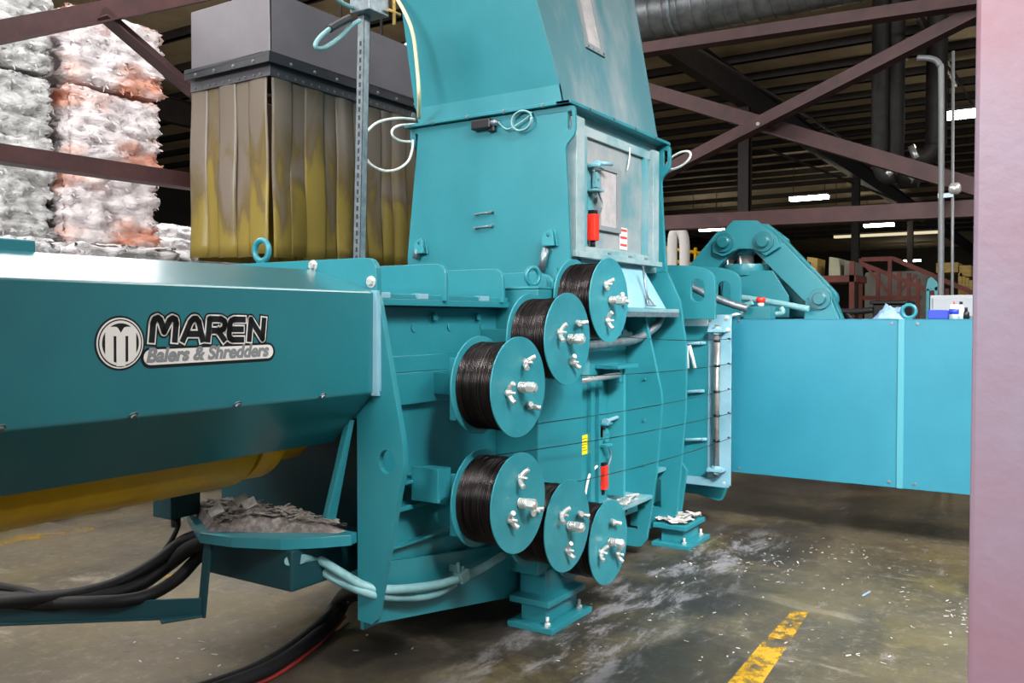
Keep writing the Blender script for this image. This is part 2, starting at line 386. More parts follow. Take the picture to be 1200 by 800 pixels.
# the near column at the right edge of the view: a rolled section with rounded flange edges
cm = MB(); cm.box(1.965, 2.0, -.10, .174, 0, 6.36); cm.box(2.0, 2.24, .022, .040, 0, 6.36); cm.box(2.24, 2.275, -.10, .174, 0, 6.36)
struct(cm.build('column', M['column'], None, .014))

# ------------------------------------------------------------------ far objects
def lamp(u, v, z, ln, far=False, label=''):
    p = sz(u, v, z); t = thing('ceiling_light', label, 'light', p)
    MB().box(p.x - .18, p.x + .18, p.y - ln / 2, p.y + ln / 2, z + .03, z + .1).build('housing', M['grey'], t)
    MB().box(p.x - .16, p.x + .16, p.y - ln / 2 + .03, p.y + ln / 2 - .03, z - .09, z + .03).build('tube', M['tubedim' if far else 'tube'], t)
    h = MB()
    for s in (-1, 1): h.cyl((p.x, p.y + s * ln * .4, z + .1), (p.x, p.y + s * ln * .4, 7.0), .012, 6)
    h.build('hanger', M['darksteel'], t)
lamp(948, 231, 5.9, 1.35, False, 'largest lit hanging lamp, left of the middle of the girder X')
lamp(993, 244, 5.9, 1.05, False, 'lit hanging lamp just right of the largest lamp, touching the girder top')
lamp(826, 253, 5.9, 1.25, False, 'lit hanging lamp above the teal clamp press, left end of the lamps')
lamp(1030, 263, 5.9, 1.3, False, 'lit hanging lamp seen just under the dark red girder')
lamp(1139, 131, 5.9, 1.1, False, 'bright lit lamp high beside the red column')
lamp(834, 268, 5.9, 1.2, False, 'small lit lamp under the girder, right above the clamp press arm')
lamp(1040, 274, 5.9, 5.2, True, 'long dim strip of light far back under the roof')
lamp(1069, 305, 5.9, 1.2, False, 'small far lamp above the red rack, left of the grey pipe')
lamp(1085, 314, 5.9, 2.0, False, 'far lamp just above the sloping top of the red rack')

# spiral duct and drops
DZ_ = 5.72; t = thing('spiral_duct', 'large grey spiral ventilation duct along the roof at the top right', 'duct', (11, 5, DZ_))
d = MB(); d.cyl((11, 9, DZ_), (11, -6, DZ_), .34, 28); d.build('duct_tube', M['duct'], t)
for k in range(1, 75): 
    if k < 74: MB().lathe((11, 9 - k * .2, DZ_), (0, 1, 0), [(-.012, .34), (0, .355), (.012, .34)], 28, False).build('seam', M['duct'], t)
for yy in (7.5, 4.5, 1.5, -1.5): MB().lathe((11, yy, DZ_), (0, 1, 0), [(-.02, .352), (.02, .352)], 28, False).cyl((11, yy, DZ_ + .35), (11, yy, 7.2), .012, 8).build('hanger_strap', M['galv'], t)
def drop(u, v0, v1, x, r, ue, ve, label):
    a = sx(u, v0, x); b = sx(u, v1, x); c = sx(ue, ve, x)
    tt = thing('duct_drop', label, 'duct', b)
    MB().tube([Vector((a.x, a.y, 7.2)), a, a.lerp(b, .5), b, b.lerp(c, .4) + Vector((0, 0, -.12)), c], r, 16, 6).build('pipe', M['ductdark'], tt)
    k = MB(); dd = (c - b).normalized(); k.lathe(c - dd * .12, dd, [(0, r * 1.12), (.1, r * 1.12)], 16); k.build('collar', M['zinc'], tt)
drop(1031, 125, 190, 15, .13, 1049, 206, 'left of two dark duct pipes dropping behind the girder X')
drop(1047, 120, 188, 15.3, .17, 1078, 208, 'right of two dark duct pipes dropping behind the girder X')
drop(1097, 155, 170, 15.6, .16, 1068, 184, 'short curved duct elbow left of the tall grey pipe')
# conduits
c8 = 9.02
t = thing('conduit_pipe', 'tall grey pipe with a bend at its top, in front of the girder', 'pipe', sx(1103, 600, c8))
MB().tube([sx(1075, 68, c8), sx(1092, 69, c8), sx(1101, 76, c8), sx(1103, 96, c8), sx(1103, 240, c8), sx(1102, 420, c8), Vector((c8, sx(1102, 420, c8).y, .01))], .028, 12, 5).build('pipe', M['pipegrey'], t)
MB().box(*[w for a, b in zip(sx(1099, 232, c8 - .02), sx(1120, 228, c8 - .02)) for w in sorted((a, b + .02))]).build('bracket', M['galv'], t)
t = thing('conduit_pipe', 'thin grey pipe standing right of the tall bent pipe', 'pipe', sx(1117, 600, c8))
MB().tube([sx(1117, 60, c8), Vector((c8, sx(1117, 420, c8).y, .0))], .014, 10, 1).build('pipe', M['pipegrey'], t)
MB().lathe(sx(1119, 221, c8), (0, 1, 0), [(-.05, .03), (-.03, .055), (.03, .055), (.05, .03)], 14).build('fitting', M['zinc'], t)

# pallet rack with guard rails far back
XR = 15.
def rk(u, v, x=XR): return sx(u, v, x)
t = thing('pallet_rack', 'long rusty red steel rack with a sloping top rail, far right', 'rack', rk(1060, 480))
for (u, v) in ((1009, 303), (1029, 314), (1043, 304), (1054, 318), (1065, 320), (1076, 326), (1090, 330), (1110, 338)):
    a = rk(u, v); MB().box(a.x - .025, a.x + .025, a.y - .028, a.y + .028, 0, a.z).build('upright', M['rackred'], t)
for (a, b) in (((1010, 304), (1047, 303)), ((1010, 309), (1100, 345)), ((1047, 303), (1140, 343)), ((1010, 349), (1080, 349))):
    MB().bar(rk(*a), rk(*b), .04, .07).build('rail', M['rackred'], t)
for (a, b) in (((1015, 312), (1043, 345)), ((1052, 343), (1074, 322))): MB().bar(rk(*a), rk(*b), .03, .04).build('brace', M['rackred'], t)
p = rk(1050, 480, 16.2)
t = tag(MB().box(16.2, 16.9, rk(1088, 400, 16.2).y, rk(1012, 400, 16.2).y, 0, rk(1040, 318, 16.2).z).build('sheeted_stack', M['tarp'], None, .05), 'grey sheeted stack behind the rusty rack uprights', 'stack')
XS = 13.5
t = thing('storage_shelf', 'dark rusty shelf with odd boxes, right of the teal arm', 'shelf', sx(960, 480, XS))
a = sx(942, 325, XS); b = sx(1003, 322, XS)
MB().box(XS, XS + .8, b.y, a.y + 1.6, b.z - .1, b.z).build('shelf_board', M['rackred'], t)
for u in (946, 998): 
    q = sx(u, 330, XS); MB().box(XS, XS + .06, q.y - .035, q.y + .035, 0, q.z + .3).build('upright', M['rackred'], t)
MB().box(XS, XS + .8, b.y, a.y + 1.6, .95, 1.05).build('shelf_board', M['rackred'], t)
def onshelf(u0, u1, v0, name, m, label, cat, taper=.0, zb=None):
    p = sx(u0, v0, XS + .1); q = sx(u1, v0, XS + .1); z0 = b.z if zb is None else zb; k = (p.y - q.y) * taper
    o = MB().hexa([(XS + .1, q.y, z0), (XS + .1, p.y, z0), (XS + .6, p.y, z0), (XS + .6, q.y, z0)], [(XS + .1, q.y + k, p.z), (XS + .1, p.y - k * .3, p.z + .03), (XS + .6, p.y - k, p.z), (XS + .6, q.y + k, p.z)])
    tag(o.build(name, m, None, .01), label, cat)
onshelf(946, 957, 303, 'carton', M['crate'], 'tan carton on the rusty shelf beside the teal arm', 'box', -.1)
onshelf(971, 985, 303, 'carton', M['card'], 'pale carton standing on the rusty shelf, right of the tan one', 'box', .12)
onshelf(989, 1004, 307, 'sack', M['tarp'], 'greyish sack slumped at the right end of the rusty shelf', 'sack', .2)
t = thing('guard_rail', 'yellow guard rail seen under the girder behind the clamp press arm', 'rail', sx(800, 480, 14.5))
for v in (290, 304): MB().cyl(sx(778, v, 14.5), sx(835, v + 9, 14.5), .03, 8).build('rail', M['yellow'], t)
for u in (781, 815, 834): a = sx(u, 290, 14.5); MB().cyl((14.5, a.y, 0), (14.5, a.y, a.z), .03, 8).build('post', M['yellow'], t)
t = thing('wrapped_pipe', 'pale wrapped pipe bend standing behind the holed lug plates', 'pipe', sx(795, 480, 13.6))
MB().tube([(13.6, sx(788, 300, 13.6).y, 0), sx(788, 330, 13.6), sx(788, 285, 13.6), sx(791, 272, 13.6), sx(798, 271, 13.6), sx(802, 285, 13.6), sx(802, 330, 13.6), (13.6, sx(802, 300, 13.6).y, 0)], .085, 12).build('pipe', M['labelw'], t)
# crates on the far right
XC = 17.
t = thing('crate_stack', 'yellowish wooden crates stacked high right of the grey pipe', 'crates', sx(1120, 460, XC))
a = sx(1097, 319, XC); b2 = sx(1138, 335, XC); MB().box(XC, XC + 1, b2.y, a.y, 0, 1.5).build('lower_stack', M['rackred'], t)
for (u0, u1, v0, v1) in ((1097, 1123, 308, 319), (1124, 1138, 311, 324)): 
    a = sx(u0, v0, XC); q = sx(u1, v1, XC)
    MB().box(XC, XC + .9, q.y, a.y, q.z, a.z).build('crate', M['crate'], t, .01)
for k in range(4):
    a = sx(1123 + k * 4, 320, XC); MB().box(XC, XC + .05, a.y - .06, a.y, 1.5, a.z - k * .04).build('slat', M['crate'], t)

# ------------------------------------------------------------------ scrap film bales
def bale(w, dp, h, seed, m, loc, label, group, rows=4, flakes=800):
    """strapped bale of plastic film: bulging layers, ragged surface and loose film; origin at the middle of its base"""
    rnd = random.Random(seed); nx, ny, nz = 22, 10, 20
    bm = bmesh.new(); bmesh.ops.create_cube(bm, size=1)
    bmesh.ops.subdivide_edges(bm, edges=bm.edges[:], cuts=25, use_grid_fill=True)
    o = Vector((seed * 3.1, seed * 1.7, seed * .9))
    for v in bm.verts:
        p = Vector((v.co.x * w, v.co.y * dp, (v.co.z + .5) * h)); n = Vector((v.co.x, v.co.y, v.co.z * .7))
        m_ = max(abs(v.co.x), abs(v.co.y), abs(v.co.z)); n = Vector([c if abs(c) > .499 else c * .12 for c in v.co]).normalized()
        lay = abs(math.sin(p.z / h * PI * rows + noise.noise(p * 1.5 + o) * 1.1))
        q3 = Vector((p.x, p.y, p.z * 2.2)); dsp = -.06 + .065 * lay ** .4 + .05 * noise.noise(p * 3.0 + o) + .05 * noise.noise(q3 * 8 + o) + .06 * noise.noise(q3 * 16 + o)
        edge = sum(1 for c in v.co if abs(c) > .44); dsp -= .035 * max(0, edge - 1)
        v.co = p + Vector((n.x, n.y, n.z * .25)) * dsp
    vs = [v.co.copy() for v in bm.verts]; fs = [tuple(v.index for v in f.verts) for f in bm.faces]
    base = [(f.calc_center_median(), f.normal.copy()) for f in bm.faces if abs(f.normal.z) < .6]; bm.free()
    mb = MB(); mb.add(vs, fs, True)
    for k in range(flakes):
        c, n = rnd.choice(base); n = n if n.length else Vector((0, -1, 0))
        if n.dot(c - Vector((0, 0, h / 2))) < 0: n = -n
        a = Vector((rnd.uniform(-1, 1), rnd.uniform(-1, 1), rnd.uniform(-.6, .4))); a = (a - n * a.dot(n) * .6).normalized() * rnd.uniform(.012, .038); bb = n.cross(a).normalized() * rnd.uniform(.003, .011)
        t0 = c + n * .005; t1 = c + a + n * rnd.uniform(.0, .014); t2 = t1 + a * .6 - Vector((0, 0, rnd.uniform(.0, .02)))
        mb.add([t0 - bb, t0 + bb, t1 + bb, t1 - bb, t2 + bb * .5, t2 - bb * .5], [(0, 1, 2, 3), (3, 2, 4, 5)])
    ob = mb.build('film_bale', m); ob.location = loc; ob.rotation_euler.z = rnd.uniform(-.03, .03)
    tag(ob, label, 'bale', group); return ob
fm = [M['filmwhite'], M['filmgrey'], M['filmorange'], M['filmpink']]
BH = .77
names = ['bottom', 'second', 'third', 'fourth', 'fifth', 'top']
left_m = [1, 0, 1, 1, 1, 1]; right_m = [3, 3, 0, 2, 2, 2]
for i in range(6):
    bale(1.07, 1.3, BH - .02, 11 + i, fm[left_m[i]], (3.98, 8.62, i * BH), 'grey film bale, %s from the floor in the leftmost tall stack' % ['lowest', 'second', 'third', 'fourth', 'fifth', 'sixth'][i], 'bales in the tall stacks')
for i in range(6):
    bale(1.04, 1.3, BH - .02, 31 + i, fm[right_m[i]], (5.12 + (-.03, .0, .03, -.02, .02, .06)[i], 8.62, i * BH), 'white film bale, %s from the floor in the tall stack right of the grey one' % ['lowest', 'second', 'third', 'fourth', 'fifth', 'sixth'][i], 'bales in the tall stacks')
for i, xx in enumerate((3.35, 4.47, 5.57)):
    bale(1.04, 1.0, .75, 51 + i, fm[(0, 3, 0)[i]], (xx, 7.25, 0), ['white film bale on the floor, left end of the low front row', 'pinkish film bale on the floor, middle of the low front row', 'white film bale on the floor beside the yellow strip curtain'][i], 'bales in the low front row')
    bale(1.04, 1.0, .75, 61 + i, fm[(3, 0, 0)[i]], (xx, 7.25, .77), ['pinkish film bale second up, left end of low front row', 'white film bale second up, middle of low front row', 'white film bale second up, beside the yellow strip curtain'][i], 'bales in the low front row')
    bale(1.04, 1.0, .70, 71 + i, fm[(0, 3, 0)[i]], (xx, 7.25, 1.54), ['white film bale topping the left end of the low front row', 'pinkish film bale topping the middle of the low front row', 'white ragged film bale topping the row beside the strip curtain'][i], 'bales in the low front row')
for j, xx in enumerate((9.1, 10.25)):
    for i in range(4):
        bale(1.04, 1.2, .78, 81 + i + 5 * j, [M['filmblue'], M['filmpink']][(i + j) % 2], (xx, 13.2, i * .8), 'dull far bale, %s up in the %s stack behind the strip curtain edge' % (['lowest', 'second', 'third', 'topmost'][i], ['nearer', 'farther'][j]), 'far dull bales', 4, 40)

# ------------------------------------------------------------------ strip-curtain hood behind the baler
HX0, HX1, HY0, HY1, HZ = 4.45, 6.12, 5.0, 5.9, 3.42
t = thing('curtain_hood', 'grey sheet metal hood hung with dusty yellow plastic strips behind the baler', 'hood', (HX0, HY0, 2.06))
h = MB(); g = .02
ht = 4.02; h.box(HX0, HX1, HY0, HY0 + g, HZ + .13, ht).box(HX0, HX0 + g, HY0, HY1, HZ + .13, ht).box(HX0, HX1, HY1 - g, HY1, HZ + .13, ht).box(HX1 - g, HX1, HY0, HY1, HZ + .13, ht).box(HX0, HX1, HY0, HY1, ht - g, ht)
h.build('housing', M['grey'], t, .006)
f = MB(); w = .07
f.box(HX0 - w, HX1 + w, HY0 - w, HY0, HZ + .10, HZ + .13).box(HX0 - w, HX0, HY0, HY1, HZ + .10, HZ + .13)
MB().box(HX0 - .012, HX1, HY0 - .012, HY0, HZ - .03, HZ + .10).box(HX0 - .012, HX0, HY0, HY1, HZ - .03, HZ + .10).build('skirt', M['greyskirt'], t, .003)
f.box(HX0 - w, HX1 + w, HY0 - w, HY0 - w + .01, HZ + .05, HZ + .10).box(HX0 - w, HX0 - w + .01, HY0 - w, HY1, HZ + .05, HZ + .10)
f.build('flange', M['greydark'], t, .003)
for k in range(7): MB().bolt((HX0 + .14 + k * .24, HY0 - w, HZ + .075), (0, -1, 0), .009).build('bolt', M['galv'], t)
for k in range(4): MB().bolt((HX0 - w, HY0 + .1 + k * .22, HZ + .075), (-1, 0, 0), .009).build('bolt', M['galv'], t)
for (a_, b_) in ((HX0 + .3, HY1 - .1), (HX1 - .1, HY1 - .1), (HX1 - .1, HY0 + .3)): MB().cyl((a_, b_, 4.02), (a_, b_, 7.2), .012, 8).build('hanger_rod', M['darksteel'], t)
rnd = random.Random(3)
def strip(a, b, z1, z0, out, k):
    """one hanging strip between a and b (x, y), bowed across its width, thin but solid"""
    a = Vector((a[0], a[1], 0)); b = Vector((b[0], b[1], 0)); o = Vector((out[0], out[1], 0)); n = 9; rows = 14; vs = []; fs = []
    bow = rnd.uniform(.008, .028); tw = rnd.uniform(-.02, .02); sw = rnd.uniform(-.01, .02)
    for s in (0, .004):
        for j in range(rows + 1):
            tz = j / rows
            for i in range(n + 1):
                ti = i / n; p = a.lerp(b, ti) + o * (bow * (1 - (2 * ti - 1) ** 2) * (.5 + .7 * tz) + tw * tz * (ti - .5) * 2 + sw * tz + .006 * math.sin(tz * 9 + k) + s)
                vs.append(p + Vector((0, 0, z1 + (z0 - z1) * tz)))
    N_ = (n + 1) * (rows + 1)
    for s in (0, 1):
        for j in range(rows):
            for i in range(n):
                q = s * N_ + j * (n + 1) + i; fs.append((q, q + 1, q + n + 2, q + n + 1))
    rim = [j * (n + 1) for j in range(rows + 1)] + [rows * (n + 1) + i for i in range(1, n + 1)] + [j * (n + 1) + n for j in range(rows - 1, -1, -1)]
    fs += [(rim[i], rim[i + 1], N_ + rim[i + 1], N_ + rim[i]) for i in range(len(rim) - 1)]
    m = MB(); m.add(vs, fs, True); return m
L_ = HX1 - HX0
for k in range(10):
    x0 = HX0 + .02 + k * L_ / 10; st = strip((x0, HY0 + .012 + .012 * (k % 2)), (x0 + L_ / 10 + .035, HY0 + .012 + .012 * (k % 2)), HZ + .04, 2.07 + rnd.uniform(-.02, .02), (0, -1), k)
    so = st.build('strip', M['curtain'], t, 0, (x0, HY0, HZ))
    for d_ in (.05, .13): MB().bolt((x0 + d_, HY0 - .012, HZ - .005), (0, -1, 0), .007).build('rivet', M['galv'], t)
for k in range(5):
    y0 = HY0 + .04 + k * .17; st = strip((HX0 + .012 + .012 * (k % 2), y0), (HX0 + .012 + .012 * (k % 2), y0 + .2), HZ + .04, 2.07 + rnd.uniform(-.02, .02), (-1, 0), k)
    st.build('strip', M['curtain'], t, 0, (HX0, y0, HZ))
    for d_ in (.05, .12): MB().bolt((HX0 - .012, y0 + d_, HZ - .005), (-1, 0, 0), .007).build('rivet', M['galv'], t)
for k in range(8):
    x0 = HX0 + .05 + k * .2; strip((x0, HY1 - .03), (x0 + .22, HY1 - .03), HZ + .04, 2.07, (0, 1), k).build('strip', M['curtain'], t, 0, (x0, HY1, HZ))
for k in range(4):
    y0 = HY0 + .05 + k * .2; strip((HX1 - .03, y0), (HX1 - .03, y0 + .22), HZ + .04, 2.07, (1, 0), k).build('strip', M['curtain'], t, 0, (HX1, y0, HZ))

# ------------------------------------------------------------------ BALING CHAMBER
ch = thing('baling_chamber', 'teal ribbed baling chamber in the middle of the machine, carrying six wire spools', 'baling chamber', (4.2, 3.0, 0))
T = M['teal']
YF, YW, YR = 2.30, 2.56, 3.75           # rib edges, recessed wall, rear
X1, X2, X3, XP0, XP1, XA, XBB, XE = 2.75, 3.24, 3.72, 3.80, 4.28, 5.38, 5.80, 6.30
# end plate the ram cover is bolted to: front leg, top bridge, rear leg
end = [(2.568, .31), (2.486, .305), (2.462, .33), (2.31, .99, .03), (2.314, 1.09, .05), (2.438, 1.66), (2.452, 1.70), (2.455, 1.86, .07), (3.70, 1.86, .05), (3.72, 1.10), (2.568, 1.178)]
MB().plate(end, 'x', X1, .03, [ring2(2.402, 1.006, .044, .05, 20)]).build('end_plate', T, ch, .004)
MB().bar((X1 - .003, 2.435, 1.66), (X1 - .003, 2.435, 1.30), .012, .004, (1, 0, 0)).build('weld_bead', M['palepaint'], ch)
for (u, v) in ((435, 330), (437, 456), (367, 311)): 
    q = sx(u, v, X1); MB().bolt((X1, q.y, q.z), (-1, 0, 0), .017).build('bolt', M['zinc'], ch)
eye_ring(MB(), (X1 + .015, 3.17, 1.86), (0, 1, 0), .048, .014).build('lifting_eye', T, ch)
# upstand fins along the top
for xx, yo in ((X2, 2.455), (X3, 2.455), (4.13, 2.44), (4.30, 2.50)):
    MB().plate([(yo, 1.685), (yo, 1.86, .07), (3.70, 1.86, .05), (3.70, 1.685)], 'x', xx - .01, .02).build('top_fin', T, ch, .003)
# recessed side wall with its ledges (between end plate and post)
wv = MB(); wv.box(X1 + .03, XP0, YW, YW + .02, .26, 1.655); wv.build('side_wall', T, ch)
MB().box(X1 + .03, XP0, 2.475, 2.60, 1.66, 1.69).box(X1 + .03, XP0, 2.485, 2.50, 1.69, 1.712).build('top_ledge', T, ch, .003)
MB().box(X1 + .03, XP0, 2.525, YW, 1.215, 1.36).box(X1 + .03, XP0, 2.545, YW, 1.36, 1.435).build('wall_step', T, ch, .003)
MB().box(X1 + .03, 3.26, 2.45, YW, .875, .890).build('ledge', T, ch, .003)
MB().box(X1 + .03, 3.40, 2.47, YW, .755, .775).build('ledge', T, ch, .003)
MB().box(X1 + .03, 3.78, 2.53, YW, .30, .75).build('lower_panel', T, ch, .003)
for (u, v) in ((507, 371), (558, 371)):
    q = sy(u, v, YW); MB().bolt((q.x, YW, q.z), (0, -1, 0), .022).build('bolt', T, ch)
for (u, v) in ((485, 384), (527, 383), (565, 384)):
    q = sy(u, v, YW); MB().lathe((q.x, YW, q.z), (0, -1, 0), [(0, .022), (.006, .02)], 14).build('plug', T, ch)
for (u, v) in ((458, 336), (503, 349), (575, 352)):
    q = sy(u, v, 2.44); MB().box(q.x - .04, q.x + .04, 2.475, 2.51, 1.69, 1.716).build('clip', M['palepaint'], ch, .003)
# lower skirt sloping down to the foot
MB().plate([(X1 + .03, .30), (4.32, .05), (4.32, .34), (3.8, .42), (X1 + .03, .56)], 'y', 2.49, .02).build('skirt_plate', T, ch, .003)
MB().box(X1 + .03, 3.8, 2.50, 2.57, .585, .60).build('ledge', T, ch, .003)
# post in the middle
MB().box(XP0, XP1, YF, YW + .02, .28, 1.755).build('post', T, ch, .006)
MB().box(XP0 - .004, XP1 + .004, YF - .004, YW + .04, 1.755, 1.768).build('post_cap', T, ch, .004)
eye_ring(MB(), (XP0 + .16, 2.43, 1.775), (1, -.35, 0), .045, .013).build('lifting_eye', T, ch)
MB().box(3.88, 4.19, 2.30, 2.46, .155, .30).build('foot_pedestal', T, ch, .004)
def foot(x0, x1, y0, y1, label):
    fp = MB().box(x0, x1, y0, y1, 0, .03).build('foot', T, ch, .004)
    MB().box(x0 + .06, x1 - .05, y0 + .07, y1 - .05, .03, .125).build('foot_block', T, fp, .003)
    MB().box(x0 + .02, x1 - .02, y0 + .03, y1, .125, .158).build('foot_plate', T, fp, .004)
    for px, py in ((x0 + .04, y0 + .05), (x1 - .06, y0 + .05)):
        MB().cyl((px, py, .03), (px, py, .075), .009, 10).hexnut((px, py, .03), (0, 0, 1), .017, .015).build('anchor_bolt', M['zinc'], fp)
    return fp
foot(3.77, 4.21, 2.20, 2.47, ''); foot(5.68, 6.10, 2.22, 2.50, '')
# recess between post and first rib
MB().box(XP1, XA, YW, YW + .02, .28, 1.80).build('side_wall', T, ch)
MB().box(XP1, XP1 + .55, YW - .014, YW, 1.22, 1.585).build('patch_plate', M['tealgrey'], ch, .003)
for xx in (4.82, 4.93): MB().box(xx, xx + .05, YW - .03, YW, .42, 1.23).build('guide_rail', T, ch, .003)
MB().box(5.10, 5.13, 2.44, YW, .45, 1.30).build('stiffener', M['mast'], ch, .003)
MB().box(4.50, 5.38, 2.36, YW, .40, .425).build('ledge', M['tealgrey'], ch, .003)
MB().cyl((4.30, 2.44, 1.235), (5.02, 2.44, 1.245), .018, 12).build('pull_rod', M['zinc'], ch)
MB().box(4.93, 5.24, 2.40, YW, 1.285, 1.31).box(5.02, 5.06, 2.43, YW, 1.20, 1.29).build('bracket', T, ch, .003)
# pipes and ledge under the hopper door
MB().tube([(4.2, 2.47, 1.43), (4.7, 2.47, 1.44), (5.0, 2.46, 1.45), (5.3, 2.44, 1.47), (5.55, 2.42, 1.55), (5.75, 2.46, 1.62)], .028, 12).build('pipe', M['galv'], ch)
MB().tube([(4.2, 2.52, 1.50), (4.9, 2.52, 1.50), (5.36, 2.52, 1.50)], .022, 12).build('pipe', M['tealgrey'], ch)
for xx in (4.95, 5.22): MB().tube([(xx, 2.52, 1.44), (xx, 2.52, 1.64)], .02, 10, 1).box(xx - .03, xx + .03, 2.49, 2.55, 1.50, 1.53).build('pipe', M['tealgrey'], ch)
MB().box(4.62, 5.76, 2.33, 2.62, 1.645, 1.67).build('ledge', M['tealgrey'], ch, .003)
MB().box(4.62, 5.76, 2.33, 2.345, 1.615, 1.645).build('ledge_lip', M['galv'], ch, .002)
# ribs A and B
MB().plate([(2.62, .06), (2.44, .06, .04), (2.405, .12), (2.338, .54), (2.298, 1.05), (2.305, 1.12), (2.42, 1.615), (2.62, 1.615)], 'x', XA, .03, [[(2.47, .18), (2.58, .18), (2.58, .40), (2.47, .40)]]).build('rib_plate', T, ch, .004)
for z in (.35, .62, .92, 1.2): MB().bolt((XA, 2.42, z), (-1, 0, 0), .010).build('bolt', T, ch)
MB().plate([(2.72, .09), (2.42, .09, .05), (2.365, .17), (2.298, .96), (2.295, 1.40), (2.345, 1.73), (2.44, 1.93), (2.72, 1.93)], 'x', XBB, .03, [[(2.48, .25), (2.60, .25), (2.60, .45), (2.48, .45)]]).build('rib_plate', T, ch, .004)
MB().box(XA + .03, XBB, YW, YW + .02, .28, 1.62).build('side_wall', T, ch)
MB().box(XA + .03, XBB, 2.44, YW, .52, .545).build('ledge', M['tealgrey'], ch, .003)
MB().box(XBB + .03, 7.1, YW, YW + .02, .28, 1.62).build('side_wall', T, ch)
MB().plate([(2.72, .06), (2.46, .06, .04), (2.40, .2), (2.36, .5), (2.50, .7), (2.72, .7)], 'x', 5.98, .03, [[(2.47, .28), (2.58, .28), (2.58, .45), (2.47, .45)]]).build('rib_plate', T, ch, .004)
MB().plate([(2.9, .24), (2.46, .24), (2.26, .20, .04), (2.22, .30, .04), (2.22, .45), (2.9, .45)], 'x', 6.45, .03).build('rib_plate', T, ch, .004)
# top deck, far side and inner end
MB().box(X1 + .03, 4.40, YW, YR - .05, 1.66, 1.69).build('top_deck', T, ch)
MB().box(5.80, 7.1, YW, YR - .05, 1.60, 1.63).build('top_deck', T, ch)
MB().box(3.34, 7.1, YR - .06, YR - .04, .28, 1.66).build('rear_wall', T, ch)
MB().box(3.34, 7.1, YW, YR, .26, .28).build('bed_plate', T, ch)
MB().box(4.20, 4.23, YW + .02, YR - .06, .28, 1.66).build('inner_wall', M['trayteal'], ch)  # dark colour stands in for the shade inside the chamber
# holed upright plates behind the second rib
for xx, yo in ((6.2, 2.232), (6.68, 2.20)):
    zt = 2.0 + (xx - 6.2) * .02
    MB().plate([(3.4, 1.60), (yo, 1.60), (yo, zt - .05, .16), (yo + .16, zt + .0, .05), (3.4, zt + .05)], 'x', xx, .035, [slot2(yo + .135, 1.815, .105, .17)]).build('lug_plate', T, ch, .004)
# spool mounts
for (xx, z) in ((3.256, 1.30), (3.256, .783)):
    MB().box(xx - .16, xx - .145, 2.30, 2.335, z - .15, z + .13).box(xx - .145, xx + .02, 2.30, 2.315, z - .06, z + .06).box(xx - .03, xx + .03, 2.315, YW, z - .05, z + .05).build('spool_mount', T, ch, .003)
MB().box(3.0, 3.10, 2.33, 2.45, .81, .94).box(3.02, 3.08, 2.45, YW, .85, .9).box(2.98, 3.0, 2.31, 2.46, .80, .95).build('mount_block', T, ch, .003)
for (xx, z) in ((4.147, 1.70), (4.147, .416)):
    MB().box(xx - .04, xx + .04, 2.28, 2.45, z - .05, z + .05).build('spool_mount', T, ch, .003)
MB().box(3.66, 3.74, 2.29, 2.6, 1.46, 1.55).build('spool_mount', T, ch, .003)
MB().box(3.66, 3.74, 2.29, 2.6, .55, .64).build('spool_mount', T, ch, .003)
# scrap shelf under the ram
zz = .69
sp = [(2.75, 2.57), (2.70, 2.555), (2.60, 2.63), (2.485, 2.75), (2.40, 2.95), (2.375, 3.12), (2.67, 3.64), (2.75, 3.64)]
MB().plate(sp, 'z', zz - .045, .045).build('catch_shelf', T, ch, .003)
MB().box(2.50, 3.2, 2.70, 3.26, .47, .645).build('shelf_box', M['trayteal'], ch, .01)  # shade below the shelf painted in with the dark colour
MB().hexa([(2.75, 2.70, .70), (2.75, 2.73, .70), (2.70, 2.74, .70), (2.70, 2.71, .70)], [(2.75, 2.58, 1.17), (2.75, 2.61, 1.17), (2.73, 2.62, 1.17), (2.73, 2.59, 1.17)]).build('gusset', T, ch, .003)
MB().box(2.95, 2.97, 2.585, 3.70, .50, 1.64).build('shade_bulkhead', M['trayteal'], ch)  # dark plate added behind the shelf, standing in for shade

